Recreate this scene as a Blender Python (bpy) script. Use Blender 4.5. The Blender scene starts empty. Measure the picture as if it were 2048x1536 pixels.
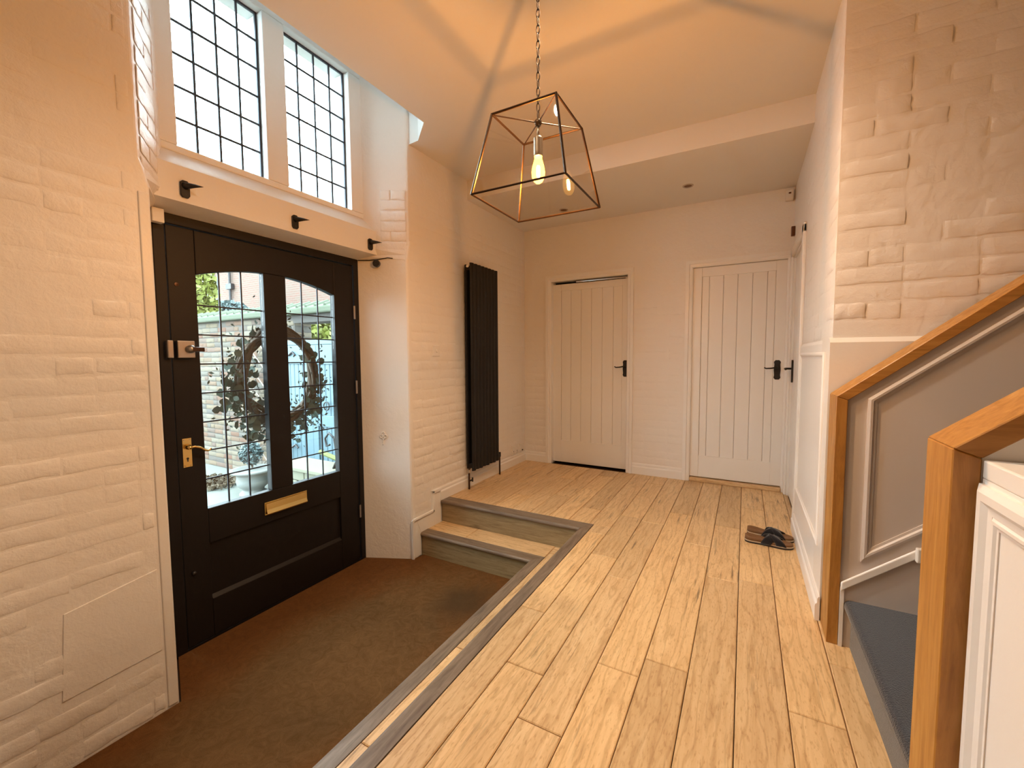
import bpy, bmesh, math, random
from mathutils import Vector, Matrix

random.seed(7)
SC = bpy.context.scene
COL = SC.collection
PI = math.pi

# ------------------------------------------------------------------ camera, world, exposure
CAM_H = 1.2
def _camera():
    y, t, r = math.radians(28.928), math.radians(-3.6545), math.radians(-0.336)
    fwd = Vector((-math.sin(y)*math.cos(t), math.cos(y)*math.cos(t), math.sin(t)))
    right = Vector((math.cos(y), math.sin(y), 0.0))
    up = right.cross(fwd)
    R = right*math.cos(r) + up*math.sin(r)
    U = up*math.cos(r) - right*math.sin(r)
    cd = bpy.data.cameras.new('camera'); co = bpy.data.objects.new('camera', cd); COL.objects.link(co)
    cd.sensor_fit = 'HORIZONTAL'; cd.sensor_width = 36.0; cd.lens = 843.6*36.0/2048.0
    cd.clip_start = 0.02; cd.clip_end = 200
    m = Matrix((R, U, -fwd)).transposed().to_4x4(); m.translation = Vector((0, 0, CAM_H))
    co.matrix_world = m
    SC.camera = co
_camera()

SKY_COLOR = (0.74, 0.90, 1.0, 1.0)
SKY_STRENGTH = 17.0
BULB_COLOR = (1.0, 0.42, 0.09)
FILL_COLOR = (1.0, 0.79, 0.55); FILL_POWER = 85.0  # the two added fill spotlights out of view
BULB_STRENGTH = 5300.0
EXPOSURE = 0.18

W = bpy.data.worlds.new('overcast_sky'); SC.world = W; W.use_nodes = True
W.node_tree.nodes['Background'].inputs[0].default_value = SKY_COLOR
W.node_tree.nodes['Background'].inputs[1].default_value = SKY_STRENGTH
SC.view_settings.view_transform = 'Standard'; SC.view_settings.look = 'None'
SC.view_settings.gamma = 1.0; SC.view_settings.use_curve_mapping = False
SC.view_settings.exposure = EXPOSURE
SC.cycles.use_denoising = True; SC.cycles.use_light_tree = False
SC.cycles.max_bounces = 10; SC.cycles.diffuse_bounces = 4; SC.cycles.glossy_bounces = 4
SC.cycles.use_adaptive_sampling = True; SC.cycles.adaptive_threshold = 0.04
SC.cycles.transparent_max_bounces = 16; SC.cycles.transmission_bounces = 4
SC.cycles.sample_clamp_indirect = 6.0
SC.cycles.caustics_reflective = False; SC.cycles.caustics_refractive = False

# ------------------------------------------------------------------ materials
def srgb(r, g, b):
    f = lambda c: (c/255/12.92) if c/255 <= 0.04045 else ((c/255+0.055)/1.055)**2.4
    return (f(r), f(g), f(b), 1.0)

class NT:
    def __init__(s, name):
        s.m = bpy.data.materials.new(name); s.m.use_nodes = True
        s.t = s.m.node_tree; s.t.nodes.clear()
        s.out = s.n('ShaderNodeOutputMaterial')
    def n(s, kind, **kw):
        nd = s.t.nodes.new(kind)
        for k, v in kw.items():
            if k.startswith('i_'):
                nd.inputs[k[2:].replace('_', ' ')].default_value = v
            else: setattr(nd, k, v)
        return nd
    def l(s, a, b): s.t.links.new(a, b)
    def mapping(s, scale=(1,1,1), rand=False, rot=(0,0,0)):
        tc = s.n('ShaderNodeTexCoord'); mp = s.n('ShaderNodeMapping')
        mp.inputs['Scale'].default_value = scale; mp.inputs['Rotation'].default_value = rot
        src = tc.outputs['Object']
        if rand:
            oi = s.n('ShaderNodeObjectInfo')
            mul = s.n('ShaderNodeMath', operation='MULTIPLY'); mul.inputs[1].default_value = 37.0
            s.l(oi.outputs['Random'], mul.inputs[0])
            add = s.n('ShaderNodeVectorMath', operation='ADD')
            s.l(src, add.inputs[0]); s.l(mul.outputs[0], add.inputs[1]); src = add.outputs[0]
        s.l(src, mp.inputs['Vector'])
        return mp.outputs[0]
    def noise(s, vec, scale, detail=3.0, rough=0.55, dist=0.0):
        nd = s.n('ShaderNodeTexNoise'); nd.inputs['Scale'].default_value = scale
        nd.inputs['Detail'].default_value = detail; nd.inputs['Roughness'].default_value = rough
        nd.inputs['Distortion'].default_value = dist
        if vec: s.l(vec, nd.inputs['Vector'])
        return nd.outputs['Fac']
    def ramp(s, fac, stops):
        r = s.n('ShaderNodeValToRGB'); e = r.color_ramp.elements
        while len(e) < len(stops): e.new(0.5)
        for k, (p, c) in enumerate(stops):
            e[k].position = p; e[k].color = c if len(c) == 4 else (*c, 1)
        s.l(fac, r.inputs[0]); return r.outputs[0]
    def mix(s, fac, a, b, blend='MIX'):
        nd = s.n('ShaderNodeMix', data_type='RGBA', blend_type=blend)
        for sock, v in ((nd.inputs[0], fac), (nd.inputs[6], a), (nd.inputs[7], b)):
            if hasattr(v, 'is_output') or isinstance(v, bpy.types.NodeSocket): s.l(v, sock)
            else: sock.default_value = v
        return nd.outputs[2]
    def bump(s, h, strength, distance=0.01, normal=None):
        b = s.n('ShaderNodeBump'); b.inputs['Strength'].default_value = strength
        b.inputs['Distance'].default_value = distance; s.l(h, b.inputs['Height'])
        if normal: s.l(normal, b.inputs['Normal'])
        return b.outputs[0]
    def bsdf(s, col, rough=0.5, metal=0.0, normal=None, spec=0.5, sheen=0.0, sub=None):
        p = s.n('ShaderNodeBsdfPrincipled')
        for nm, v in (('Base Color', col), ('Roughness', rough), ('Metallic', metal)):
            if isinstance(v, bpy.types.NodeSocket): s.l(v, p.inputs[nm])
            else: p.inputs[nm].default_value = v
        p.inputs['Specular IOR Level'].default_value = spec
        if sheen: p.inputs['Sheen Weight'].default_value = sheen
        if normal: s.l(normal, p.inputs['Normal'])
        s.l(p.outputs[0], s.out.inputs[0]); return s.m

def plain(name, col, rough=0.5, metal=0.0, bump=0.0, bscale=60, var=0.06, spec=0.5, sheen=0.0):
    t = NT(name); v = t.mapping()
    nz = t.noise(v, bscale*0.12, 4)
    c2 = tuple(max(0, x*(1-var*2)) for x in col[:3]) + (1,)
    c = t.mix(nz, c2, col)
    nrm = t.bump(t.noise(v, bscale, 4), bump, 0.004) if bump else None
    return t.bsdf(c, rough, metal, nrm, spec, sheen)

def paint(name, col, rough=0.45, bump=0.25, lump=0.35):
    """brushed paint; the relief follows the place, not the single brick"""
    t = NT(name); v = t.n('ShaderNodeNewGeometry').outputs['Position']
    big = t.noise(v, 9, 3, 0.5, 0.6); mid = t.noise(v, 38, 4, 0.6, 0.4); fine = t.noise(v, 150, 3)
    n1 = t.bump(big, lump, 0.010); n2 = t.bump(mid, bump, 0.0045, n1); n3 = t.bump(fine, bump, 0.0012, n2)
    c = t.mix(t.noise(v, 2.2, 3), tuple(x*0.95 for x in col[:3])+(1,), col)
    return t.bsdf(c, rough, 0, n3, 0.4)

def oak(name, axis, lo, mid, hi, rough=0.38, streak=1.0, rand=True):
    """grain running along local axis (0,1,2); tone shifts from piece to piece"""
    t = NT(name)
    sc = [1, 1, 1]; sc[axis] = 0.10
    v = t.mapping(tuple(sc), rand)
    g1 = t.noise(v, 34, 7, 0.62, 1.1)
    sc2 = [1, 1, 1]; sc2[axis] = 0.16
    v2 = t.mapping(tuple(sc2), rand)
    wv = t.n('ShaderNodeTexWave', wave_type='BANDS', bands_direction='XYZ'[(0 if axis else 1)] if axis != 2 else 'X')
    wv.inputs['Scale'].default_value = 7; wv.inputs['Distortion'].default_value = 16
    wv.inputs['Detail'].default_value = 3.0; wv.inputs['Detail Scale'].default_value = 1.6
    t.l(v2, wv.inputs['Vector'])
    base = t.ramp(g1, [(0.30, lo), (0.5, mid), (0.72, hi)])
    fig = t.ramp(wv.outputs['Fac'], [(0.0, (0.70, 0.64, 0.57)), (0.22, (1, 1, 1)), (1, (1.0, 1.0, 1.0))])
    sc4 = [1, 1, 1]; sc4[axis] = 0.22
    fleck = t.ramp(t.noise(t.mapping(tuple(sc4), rand), 150, 3, 0.6), [(0.30, (0.70, 0.62, 0.54)), (0.46, (1, 1, 1))])
    base = t.mix(0.8*streak, base, fleck, 'MULTIPLY')
    c = t.mix(0.55*streak, base, fig, 'MULTIPLY')
    # dark medullary streaks only in patches
    sc3 = [1, 1, 1]; sc3[axis] = 0.055
    v3 = t.mapping(tuple(sc3), rand)
    s = t.ramp(t.noise(v3, 62, 4, 0.6), [(0.56, (0, 0, 0)), (0.66, (1, 1, 1))])
    patch = t.ramp(t.noise(t.mapping((1, 0.5, 1), rand), 3.0, 2), [(0.50, (0, 0, 0)), (0.64, (1, 1, 1))])
    sm = t.mix(1.0, s, patch, 'MULTIPLY')
    c = t.mix(t.mix(1.0, sm, (min(1, 0.85*streak),)*3+(1,), 'MULTIPLY'), c, tuple(x*0.30 for x in lo[:3])+(1,))
    if rand:
        oi = t.n('ShaderNodeObjectInfo')
        tone = t.ramp(oi.outputs['Random'], [(0, (0.86, 0.84, 0.80)), (0.5, (1, 1, 1)), (1, (1.10, 1.08, 1.02))])
        c = t.mix(1.0, c, tone, 'MULTIPLY')
    n1 = t.bump(g1, 0.12, 0.002)
    rr = t.ramp(g1, [(0.3, (rough+0.1,)*3), (0.7, (rough-0.04,)*3)])
    return t.bsdf(c, rr, 0, n1, 0.45)

def glass(name, tint, refl=1.0, ior=1.5):
    t = NT(name)
    tr = t.n('ShaderNodeBsdfTransparent'); tr.inputs[0].default_value = tint
    gl = t.n('ShaderNodeBsdfGlossy'); gl.inputs['Roughness'].default_value = 0.02
    fr = t.n('ShaderNodeFresnel')                      # same reflection from either side of the pane
    ge = t.n('ShaderNodeNewGeometry'); mi = t.n('ShaderNodeMath', operation='MULTIPLY_ADD')
    t.l(ge.outputs['Backfacing'], mi.inputs[0]); mi.inputs[1].default_value = 1/ior-ior; mi.inputs[2].default_value = ior
    t.l(mi.outputs[0], fr.inputs['IOR'])
    mul = t.n('ShaderNodeMath', operation='MULTIPLY'); mul.inputs[1].default_value = refl
    t.l(fr.outputs[0], mul.inputs[0])
    mx = t.n('ShaderNodeMixShader'); t.l(mul.outputs[0], mx.inputs[0]); t.l(tr.outputs[0], mx.inputs[1]); t.l(gl.outputs[0], mx.inputs[2])
    t.l(mx.outputs[0], t.out.inputs[0]); return t.m

def emit(name, col, strength):
    t = NT(name); e = t.n('ShaderNodeEmission'); e.inputs[0].default_value = (*col, 1); e.inputs[1].default_value = strength
    t.l(e.outputs[0], t.out.inputs[0]); return t.m

M = {}
M['wall'] = paint('painted_brick_white', (0.83, 0.80, 0.765, 1), 0.42, 0.42, 0.45)
M['plaster'] = paint('painted_plaster_white', (0.80, 0.775, 0.74, 1), 0.34, 0.15, 0.22)
M['ceiling'] = paint('ceiling_white', (0.80, 0.78, 0.75, 1), 0.75, 0.10, 0.05)
M['trim'] = paint('gloss_trim_white', (0.85, 0.845, 0.835, 1), 0.30, 0.05, 0.04)
M['doorwhite'] = paint('door_white', (0.86, 0.85, 0.83, 1), 0.36, 0.06, 0.05)
M['stone'] = paint('painted_stone_white', (0.82, 0.82, 0.81, 1), 0.5, 0.15, 0.18)
M['greige'] = paint('panelling_paint_greige', (0.62, 0.565, 0.53, 1), 0.5, 0.06, 0.05)
M['blackdoor'] = plain('black_brown_door_paint', (0.0085, 0.0060, 0.0058, 1), 0.50, 0, 0.10, 40, 0.1, 0.3)
M['lead'] = plain('lead_came', (0.035, 0.036, 0.045, 1), 0.5, 0.5)
M['brass'] = plain('brass', (0.78, 0.55, 0.20, 1), 0.22, 1.0, 0.02, 30, 0.08)
M['steel'] = plain('satin_steel', (0.42, 0.38, 0.34, 1), 0.35, 1.0)
M['chrome'] = plain('chrome', (0.75, 0.74, 0.72, 1), 0.12, 1.0)
M['iron'] = plain('black_iron', (0.012, 0.011, 0.012, 1), 0.5, 0.2, 0.15, 90)
M['rad'] = plain('anthracite_radiator', (0.010, 0.010, 0.012, 1), 0.55, 0.0, 0, 60, 0.06, 0.3)
M['copperpipe'] = plain('brown_pipe', (0.06, 0.03, 0.02, 1), 0.35, 0.6)
M['lampbar'] = plain('aged_bronze_bar', (0.055, 0.030, 0.016, 1), 0.38, 0.85)
M['lampgrey'] = plain('grey_lampholder', (0.36, 0.31, 0.25, 1), 0.35, 0.9)
M['plastic'] = plain('white_plastic', (0.82, 0.80, 0.77, 1), 0.3)
M['brownplastic'] = plain('brown_plastic', (0.12, 0.045, 0.025, 1), 0.3)
M['blackplastic'] = plain('black_plastic', (0.02, 0.018, 0.018, 1), 0.35)
M['bezelgrey'] = plain('grey_bezel', (0.50, 0.47, 0.43, 1), 0.35)
M['void'] = plain('dark_void', (0.012, 0.008, 0.006, 1), 0.9)
M['subfloor'] = plain('dark_joint', (0.045, 0.022, 0.010, 1), 0.8)
OAK = ((0.56, 0.365, 0.185), (0.66, 0.455, 0.245), (0.73, 0.53, 0.305))
M['oak_y'] = oak('oak_plank_along_y', 1, *OAK, streak=1.0)
M['oak_x'] = oak('oak_plank_along_x', 0, *OAK, streak=1.0)
M['nose_y'] = oak('grey_stained_oak_along_y', 1, (0.12, 0.085, 0.058), (0.185, 0.14, 0.10), (0.25, 0.20, 0.15), 0.42, 0.5)
M['nose_x'] = oak('grey_stained_oak_along_x', 0, (0.12, 0.085, 0.058), (0.185, 0.14, 0.10), (0.25, 0.20, 0.15), 0.42, 0.5)
M['riser'] = oak('riser_oak_along_x', 0, (0.20, 0.14, 0.07), (0.29, 0.215, 0.115), (0.37, 0.285, 0.165), 0.45, 0.4)
STO = ((0.30, 0.125, 0.022), (0.42, 0.190, 0.036), (0.50, 0.245, 0.055))
M['trimoak_z'] = oak('stair_oak_along_z', 2, *STO, 0.36, 0.35)
M['trimoak_x'] = oak('stair_oak_along_x', 0, *STO, 0.36, 0.35)
M['pane'] = glass('window_glass', (0.93, 0.97, 0.96, 1), 1.0)
M['lampglass'] = glass('smoky_lamp_glass', (0.93, 0.90, 0.86, 1), 1.1)
M['bulbglass'] = glass('amber_bulb_glass', (1.0, 0.90, 0.70, 1), 0.9)
def _bulbglass():
    t = NT('amber_lit_bulb_glass')
    tr = t.n('ShaderNodeBsdfTransparent'); tr.inputs[0].default_value = (1.0, 0.93, 0.80, 1)
    em = t.n('ShaderNodeEmission'); em.inputs[0].default_value = (1.0, 0.50, 0.08, 1); em.inputs[1].default_value = 3.2
    ad = t.n('ShaderNodeAddShader'); t.l(tr.outputs[0], ad.inputs[0]); t.l(em.outputs[0], ad.inputs[1]); t.l(ad.outputs[0], t.out.inputs[0])
    return t.m
M['bulbglass'] = _bulbglass(); M['bulbglass'].cycles.emission_sampling = 'NONE'
M['glow'] = emit('bulb_filament_glow', BULB_COLOR, BULB_STRENGTH)

M['fillglow'] = emit('fill_lamp_face', FILL_COLOR, 25.0); M['fillglow'].cycles.emission_sampling = 'NONE'  # glowing face of the added fill spotlights

def _carpet():
    t = NT('slate_blue_carpet'); v = t.mapping()
    n = t.noise(v, 240, 3); b = t.noise(v, 9, 4, 0.6, 1.5)
    c = t.mix(b, (0.008, 0.010, 0.016, 1), (0.028, 0.032, 0.043, 1))
    c = t.mix(0.35, c, t.mix(n, (0.008, 0.010, 0.015, 1), (0.070, 0.077, 0.092, 1)))
    return t.bsdf(c, 0.95, 0, t.bump(n, 0.6, 0.006), 0.1, 0.5)
M['carpet'] = _carpet()

def _coir():
    """orange-brown coir along the edges, greyer middle, one wet dark patch by the steps"""
    t = NT('coir_matting'); v = t.mapping()
    n = t.noise(v, 330, 3, 0.7); n2 = t.noise(v, 13, 7, 0.72, 2.2); n3 = t.noise(v, 3.2, 4, 0.6, 0.8)
    sep = t.n('ShaderNodeSeparateXYZ'); t.l(v, sep.inputs[0])
    def blob(cx, cy, rx, ry):
        mp = t.n('ShaderNodeMapping'); mp.vector_type = 'TEXTURE'
        mp.inputs['Location'].default_value = (cx, cy, 0); mp.inputs['Scale'].default_value = (rx, ry, 50)
        t.l(v, mp.inputs[0])
        ln = t.n('ShaderNodeVectorMath', operation='LENGTH'); t.l(mp.outputs[0], ln.inputs[0])
        ad = t.n('ShaderNodeMath', operation='ADD'); t.l(ln.outputs['Value'], ad.inputs[0])
        sb = t.n('ShaderNodeMath', operation='MULTIPLY_ADD'); t.l(n3, sb.inputs[0]); sb.inputs[1].default_value = 0.9; sb.inputs[2].default_value = -0.45
        t.l(sb.outputs[0], ad.inputs[1]); return ad.outputs[0]
    mid_mask = t.ramp(blob(0.14, 0.35, 0.52, 1.45), [(0.60, (1, 1, 1)), (1.10, (0, 0, 0))])  # mask of the greyer middle of the mat
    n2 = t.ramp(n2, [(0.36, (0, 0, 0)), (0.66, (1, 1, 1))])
    edge_brown = t.mix(n2, (0.115, 0.040, 0.008, 1), (0.190, 0.072, 0.016, 1))
    old = t.mix(n2, (0.105, 0.050, 0.015, 1), (0.190, 0.104, 0.038, 1))  # tone of the greyer middle
    c = t.mix(mid_mask, edge_brown, old)
    wet = t.ramp(blob(0.38, 1.16, 0.25, 0.30), [(0.35, (1, 1, 1)), (1.25, (0, 0, 0))])
    c = t.mix(t.mix(1.0, wet, (0.85, 0.85, 0.85, 1), 'MULTIPLY'), c, (0.032, 0.020, 0.010, 1))
    c = t.mix(0.32, c, t.mix(n, (0.055, 0.024, 0.006, 1), (0.27, 0.150, 0.060, 1)))
    return t.bsdf(c, 0.95, 0, t.bump(n, 0.8, 0.006), 0.15)
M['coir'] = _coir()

def _bricks(name, stops, rough=0.85):
    t = NT(name); oi = t.n('ShaderNodeObjectInfo'); v = t.mapping((1, 1, 1), True)
    c = t.ramp(oi.outputs['Random'], stops)
    n = t.noise(v, 22, 5, 0.65)
    c = t.mix(0.6, c, t.ramp(n, [(0.3, (0.45, 0.43, 0.42)), (0.65, (1.15, 1.12, 1.08))]), 'MULTIPLY')
    return t.bsdf(c, rough, 0, t.bump(n, 0.5, 0.006), 0.2)
M['gbrick'] = _bricks('garden_brick', [(0, (0.115, 0.060, 0.042)), (0.3, (0.130, 0.102, 0.070)), (0.6, (0.140, 0.118, 0.092)), (0.8, (0.085, 0.078, 0.070)), (1, (0.120, 0.076, 0.058))])
M['mortar'] = plain('lime_mortar', (0.060, 0.052, 0.044, 1), 0.9, 0, 0.3, 60)
M['coping'] = plain('mossy_coping', (0.070, 0.082, 0.052, 1), 0.9, 0, 0.4, 40, 0.15)
M['darkbeam'] = plain('weathered_beam', (0.047, 0.041, 0.036, 1), 0.9, 0, 0.3, 40)
M['gateblue'] = plain('gate_blue_paint', (0.058, 0.102, 0.125, 1), 0.5, 0, 0.1, 50, 0.05)
M['yellowleaf'] = plain('yellow_leaf', (0.150, 0.165, 0.022, 1), 0.6, 0, 0, 60, 0.25)
M['greenleaf'] = plain('dark_leaf', (0.036, 0.058, 0.022, 1), 0.6, 0, 0, 60, 0.3)
M['blueleaf'] = plain('glaucous_leaf', (0.085, 0.125, 0.125, 1), 0.6, 0, 0, 60, 0.2)
M['eucalyptus'] = plain('eucalyptus_leaf', (0.10, 0.15, 0.12, 1), 0.55, 0, 0, 60, 0.25)
M['twig'] = plain('wreath_twig', (0.10, 0.068, 0.045, 1), 0.85, 0, 0.5, 60, 0.2)
M['urn'] = plain('white_cast_stone', (0.165, 0.168, 0.155, 1), 0.8, 0, 0.3, 40, 0.1)
M['paving'] = plain('pale_paving', (0.125, 0.130, 0.112, 1), 0.85, 0, 0.3, 18, 0.15)
M['sandstone'] = plain('sandstone_block', (0.150, 0.142, 0.098, 1), 0.85, 0, 0.5, 25, 0.12)
M['moss'] = plain('mossy_wood', (0.130, 0.151, 0.043, 1), 0.9, 0, 0.5, 40, 0.2)
M['terracotta'] = plain('ochre_pot', (0.162, 0.130, 0.054, 1), 0.8, 0, 0.2, 40)
M['slatwood'] = plain('trellis_wood', (0.160, 0.125, 0.100, 1), 0.8, 0, 0.2, 40)
M['litter'] = plain('leaf_litter', (0.085, 0.062, 0.036, 1), 0.9, 0, 0.3, 40, 0.3)
M['rooftile'] = plain('slate_roof', (0.12, 0.11, 0.11, 1), 0.8)

def _housebrick():
    t = NT('red_brick_far'); tc = t.n('ShaderNodeTexCoord'); mp = t.n('ShaderNodeMapping')
    mp.inputs['Rotation'].default_value = (PI/2, 0, 0); t.l(tc.outputs['Object'], mp.inputs[0])
    b = t.n('ShaderNodeTexBrick'); t.l(mp.outputs[0], b.inputs['Vector'])
    b.inputs['Scale'].default_value = 1.0; b.inputs['Brick Width'].default_value = 0.225; b.inputs['Row Height'].default_value = 0.075
    b.inputs['Mortar Size'].default_value = 0.008
    b.inputs['Color1'].default_value = (0.125, 0.055, 0.038, 1); b.inputs['Color2'].default_value = (0.110, 0.066, 0.046, 1); b.inputs['Mortar'].default_value = (0.135, 0.108, 0.092, 1)
    return t.bsdf(b.outputs['Color'], 0.9)
M['housebrick'] = _housebrick()

# slippers
M['cork'] = plain('brown_cork_footbed', (0.22, 0.115, 0.05, 1), 0.8, 0, 0.3, 120, 0.15)
M['midsole'] = plain('cream_midsole', (0.50, 0.39, 0.27, 1), 0.7)
M['rubber'] = plain('black_rubber', (0.02, 0.018, 0.018, 1), 0.7)
M['felt'] = plain('black_felt', (0.016, 0.015, 0.020, 1), 0.95, 0, 0.6, 200, 0.3, 0.1, 0.4)

# ------------------------------------------------------------------ mesh helpers
WPOS = {}
def empty(name, loc):
    o = bpy.data.objects.new(name, None); COL.objects.link(o); o.location = loc; o.empty_display_size = 0.05
    WPOS[o.name] = Vector(loc); return o
def tag(o, label=None, cat=None, group=None, kind=None):
    if label: o['label'] = label
    if cat: o['category'] = cat
    if group: o['group'] = group
    if kind: o['kind'] = kind
    return o
def place(me, name, mat, parent, world_loc):
    o = bpy.data.objects.new(name, me); COL.objects.link(o)
    if mat is not None and not me.materials: me.materials.append(M[mat] if isinstance(mat, str) else mat)
    world_loc = Vector(world_loc); WPOS[o.name] = world_loc
    if parent is not None:
        o.parent = parent; o.location = world_loc - WPOS[parent.name]
    else: o.location = world_loc
    return o

class MB:
    def __init__(s): s.v = []; s.f = []
    def add(s, vs, fs):
        k = len(s.v); s.v += [Vector(p) for p in vs]; s.f += [tuple(i+k for i in f) for f in fs]; return s
    def box(s, x0, x1, y0, y1, z0, z1):
        return s.add([(x0,y0,z0),(x1,y0,z0),(x1,y1,z0),(x0,y1,z0),(x0,y0,z1),(x1,y0,z1),(x1,y1,z1),(x0,y1,z1)],
                     [(3,2,1,0),(4,5,6,7),(0,1,5,4),(1,2,6,5),(2,3,7,6),(3,0,4,7)])
    def prism(s, pts, axis, a, b):
        n = len(pts)
        def P(p, t): return {'x': (t, p[0], p[1]), 'y': (p[0], t, p[1]), 'z': (p[0], p[1], t)}[axis]
        return s.add([P(p, a) for p in pts]+[P(p, b) for p in pts],
                     [tuple(range(n)), tuple(range(2*n-1, n-1, -1))]+[(i, i+n, (i+1) % n+n, (i+1) % n) for i in range(n)])
    def loft(s, rings, cap=True, closed=True):
        n = len(rings[0]); vs = [p for r in rings for p in r]; fs = []
        for k in range(len(rings)-1):
            for i in range(n if closed else n-1):
                j = (i+1) % n; fs.append((k*n+i, k*n+j, (k+1)*n+j, (k+1)*n+i))
        if cap: fs += [tuple(range(n-1, -1, -1)), tuple((len(rings)-1)*n+i for i in range(n))]
        return s.add(vs, fs)
    def tube(s, path, r, n=8, closed=False, flat=None):
        path = [Vector(p) for p in path]; rings = []; L = len(path); prev = None
        for i, p in enumerate(path):
            a = path[(i-1) % L] if (closed or i) else p; b = path[(i+1) % L] if (closed or i < L-1) else p
            d = (b-a).normalized()
            if prev is None:
                ref = Vector((0, 0, 1)) if abs(d.z) < 0.9 else Vector((1, 0, 0)); u = d.cross(ref).normalized()
            else:
                u = (prev - d*prev.dot(d)).normalized()
            prev = u; w = d.cross(u)
            rr = r(i/(L-1)) if callable(r) else r
            fl = flat or 1.0
            rings.append([p + (u*math.cos(t)+w*math.sin(t)*fl)*rr for t in [2*PI*k/n for k in range(n)]])
        if closed: rings.append(rings[0]); return s.loft(rings, cap=False)
        return s.loft(rings)
    def lathe(s, prof, c, n=24, axis='z'):
        rings = []
        for r, h in prof:
            ring = []
            for k in range(n):
                t = 2*PI*k/n; a, b = r*math.cos(t), r*math.sin(t)
                ring.append({'z': (c[0]+a, c[1]+b, c[2]+h), 'x': (c[0]+h, c[1]+a, c[2]+b), 'y': (c[0]+a, c[1]+h, c[2]+b)}[axis])
            rings.append(ring)
        return s.loft(rings)
    def xform(s, m):
        s.v = [m @ p for p in s.v]; return s
    def build(s, name, mat, parent=None, smooth=False, bevel=0.0, seg=2, origin=None):
        lo = Vector([min(p[i] for p in s.v) for i in range(3)]); hi = Vector([max(p[i] for p in s.v) for i in range(3)])
        o = Vector(origin) if origin is not None else (lo+hi)/2
        if parent is None and origin is None: o.z = lo.z
        me = bpy.data.meshes.new(name)
        me.from_pydata([tuple(p-o) for p in s.v], [], s.f)
        bm = bmesh.new(); bm.from_mesh(me)
        bmesh.ops.recalc_face_normals(bm, faces=bm.faces)
        if bevel:
            ed = [e for e in bm.edges if len(e.link_faces) == 2 and e.calc_face_angle(0) > 0.5]
            bmesh.ops.bevel(bm, geom=ed, offset=bevel, segments=seg, affect='EDGES', profile=0.5)
        bm.to_mesh(me); bm.free()
        if smooth:
            for p in me.polygons: p.use_smooth = True
        return place(me, name, mat, parent, o)

def box(name, mat, parent, x0, x1, y0, y1, z0, z1, bevel=0.0, seg=2):
    return MB().box(x0, x1, y0, y1, z0, z1).build(name, mat, parent, bevel=bevel, seg=seg)

# painted brick faces: a slightly uneven pillow standing a few millimetres proud, shared by all bricks
def brick_face(seed):
    rng = random.Random(seed); nu, nv = 6, 4; vs = []; fs = []
    for j in range(nv):
        for i in range(nu):
            u = i/(nu-1)-0.5; w = j/(nv-1)-0.5
            edge = i in (0, nu-1) or j in (0, nv-1)
            vs.append((u*0.985+rng.uniform(-.008, .008), w*0.90+rng.uniform(-.05, .05), (0.55 if edge else 1.0)+rng.uniform(-.30, .30)))
    for j in range(nv-1):
        for i in range(nu-1):
            a = j*nu+i; fs.append((a, a+1, a+nu+1, a+nu))
    per = [i for i in range(nu)]+[j*nu+nu-1 for j in range(1, nv)]+[(nv-1)*nu+i for i in range(nu-2, -1, -1)]+[j*nu for j in range(nv-2, 0, -1)]
    k = len(vs)
    for p in per: vs.append((vs[p][0]*1.045, vs[p][1]*1.16, -0.35))
    n = len(per)
    for i in range(n):
        j = (i+1) % n; fs.append((per[i], k+i, k+j, per[j]))
    me = bpy.data.meshes.new('brick_face'); me.from_pydata(vs, [], fs)
    for p in me.polygons: p.use_smooth = True
    return me
BR = [brick_face(s) for s in range(10)]
for b in BR: b.materials.append(M['wall'])
GBR = []
for b in BR[:6]:
    g = b.copy(); g.materials.clear(); g.materials.append(M['gbrick']); GBR.append(g)

def lay_bricks(parent, p0, p1, z0, z1, normal_sign=1, depth=0.005, pitch=0.075, length=0.225, meshes=BR, skip=None, seed=1, drop=0.06, phase=0.0, dvar=0.7, limit=None):
    """bricks on the vertical plane through plan points p0 -> p1"""
    rng = random.Random(seed)
    a = Vector((p0[0], p0[1], 0)); b = Vector((p1[0], p1[1], 0)); L = (b-a).length; u = (b-a)/L
    nrm = Vector((u.y, -u.x, 0))*normal_sign
    rot = Matrix((u if normal_sign > 0 else -u, Vector((0, 0, 1)), nrm)).transposed()
    if rot.determinant() < 0: rot = Matrix((-u if normal_sign > 0 else u, Vector((0, 0, 1)), nrm)).transposed()
    eul = rot.to_euler(); cnt = 0
    rows = int((z1-z0)/pitch+0.001)
    for r in range(rows):
        zc = z0+(r+0.5)*pitch; x = -(length*0.5 if r % 2 else 0)-phase*length
        while x < L:
            ln = length
            if rng.random() < 0.22: ln = length*0.5
            s, e = max(x, 0.0), min(x+ln, L); x += ln
            if e-s < 0.03: continue
            c = (s+e)/2; w = a+u*c
            if rng.random() < drop or (skip and skip(w.x, w.y, zc)): continue
            me = meshes[rng.randrange(len(meshes))]
            o = bpy.data.objects.new('brick', me); COL.objects.link(o)
            o.parent = parent; pw = Vector((w.x, w.y, zc+rng.uniform(-.004, .004)))
            o.location = pw-WPOS[parent.name]; o.rotation_euler = eul
            o.scale = ((e-s-0.010), pitch-0.009+rng.uniform(-.003, .002), depth*(1-dvar*rng.random())); cnt += 1
    return cnt

# ================================================================== STRUCTURE
XL = -2.229          # room face of the left wall
XR = 0.335           # room face of the right wall
YB = 4.34            # room face of the back wall
ZE = -0.365          # entrance level
HI, LO = 2.78, 2.612 # ceilings

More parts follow.
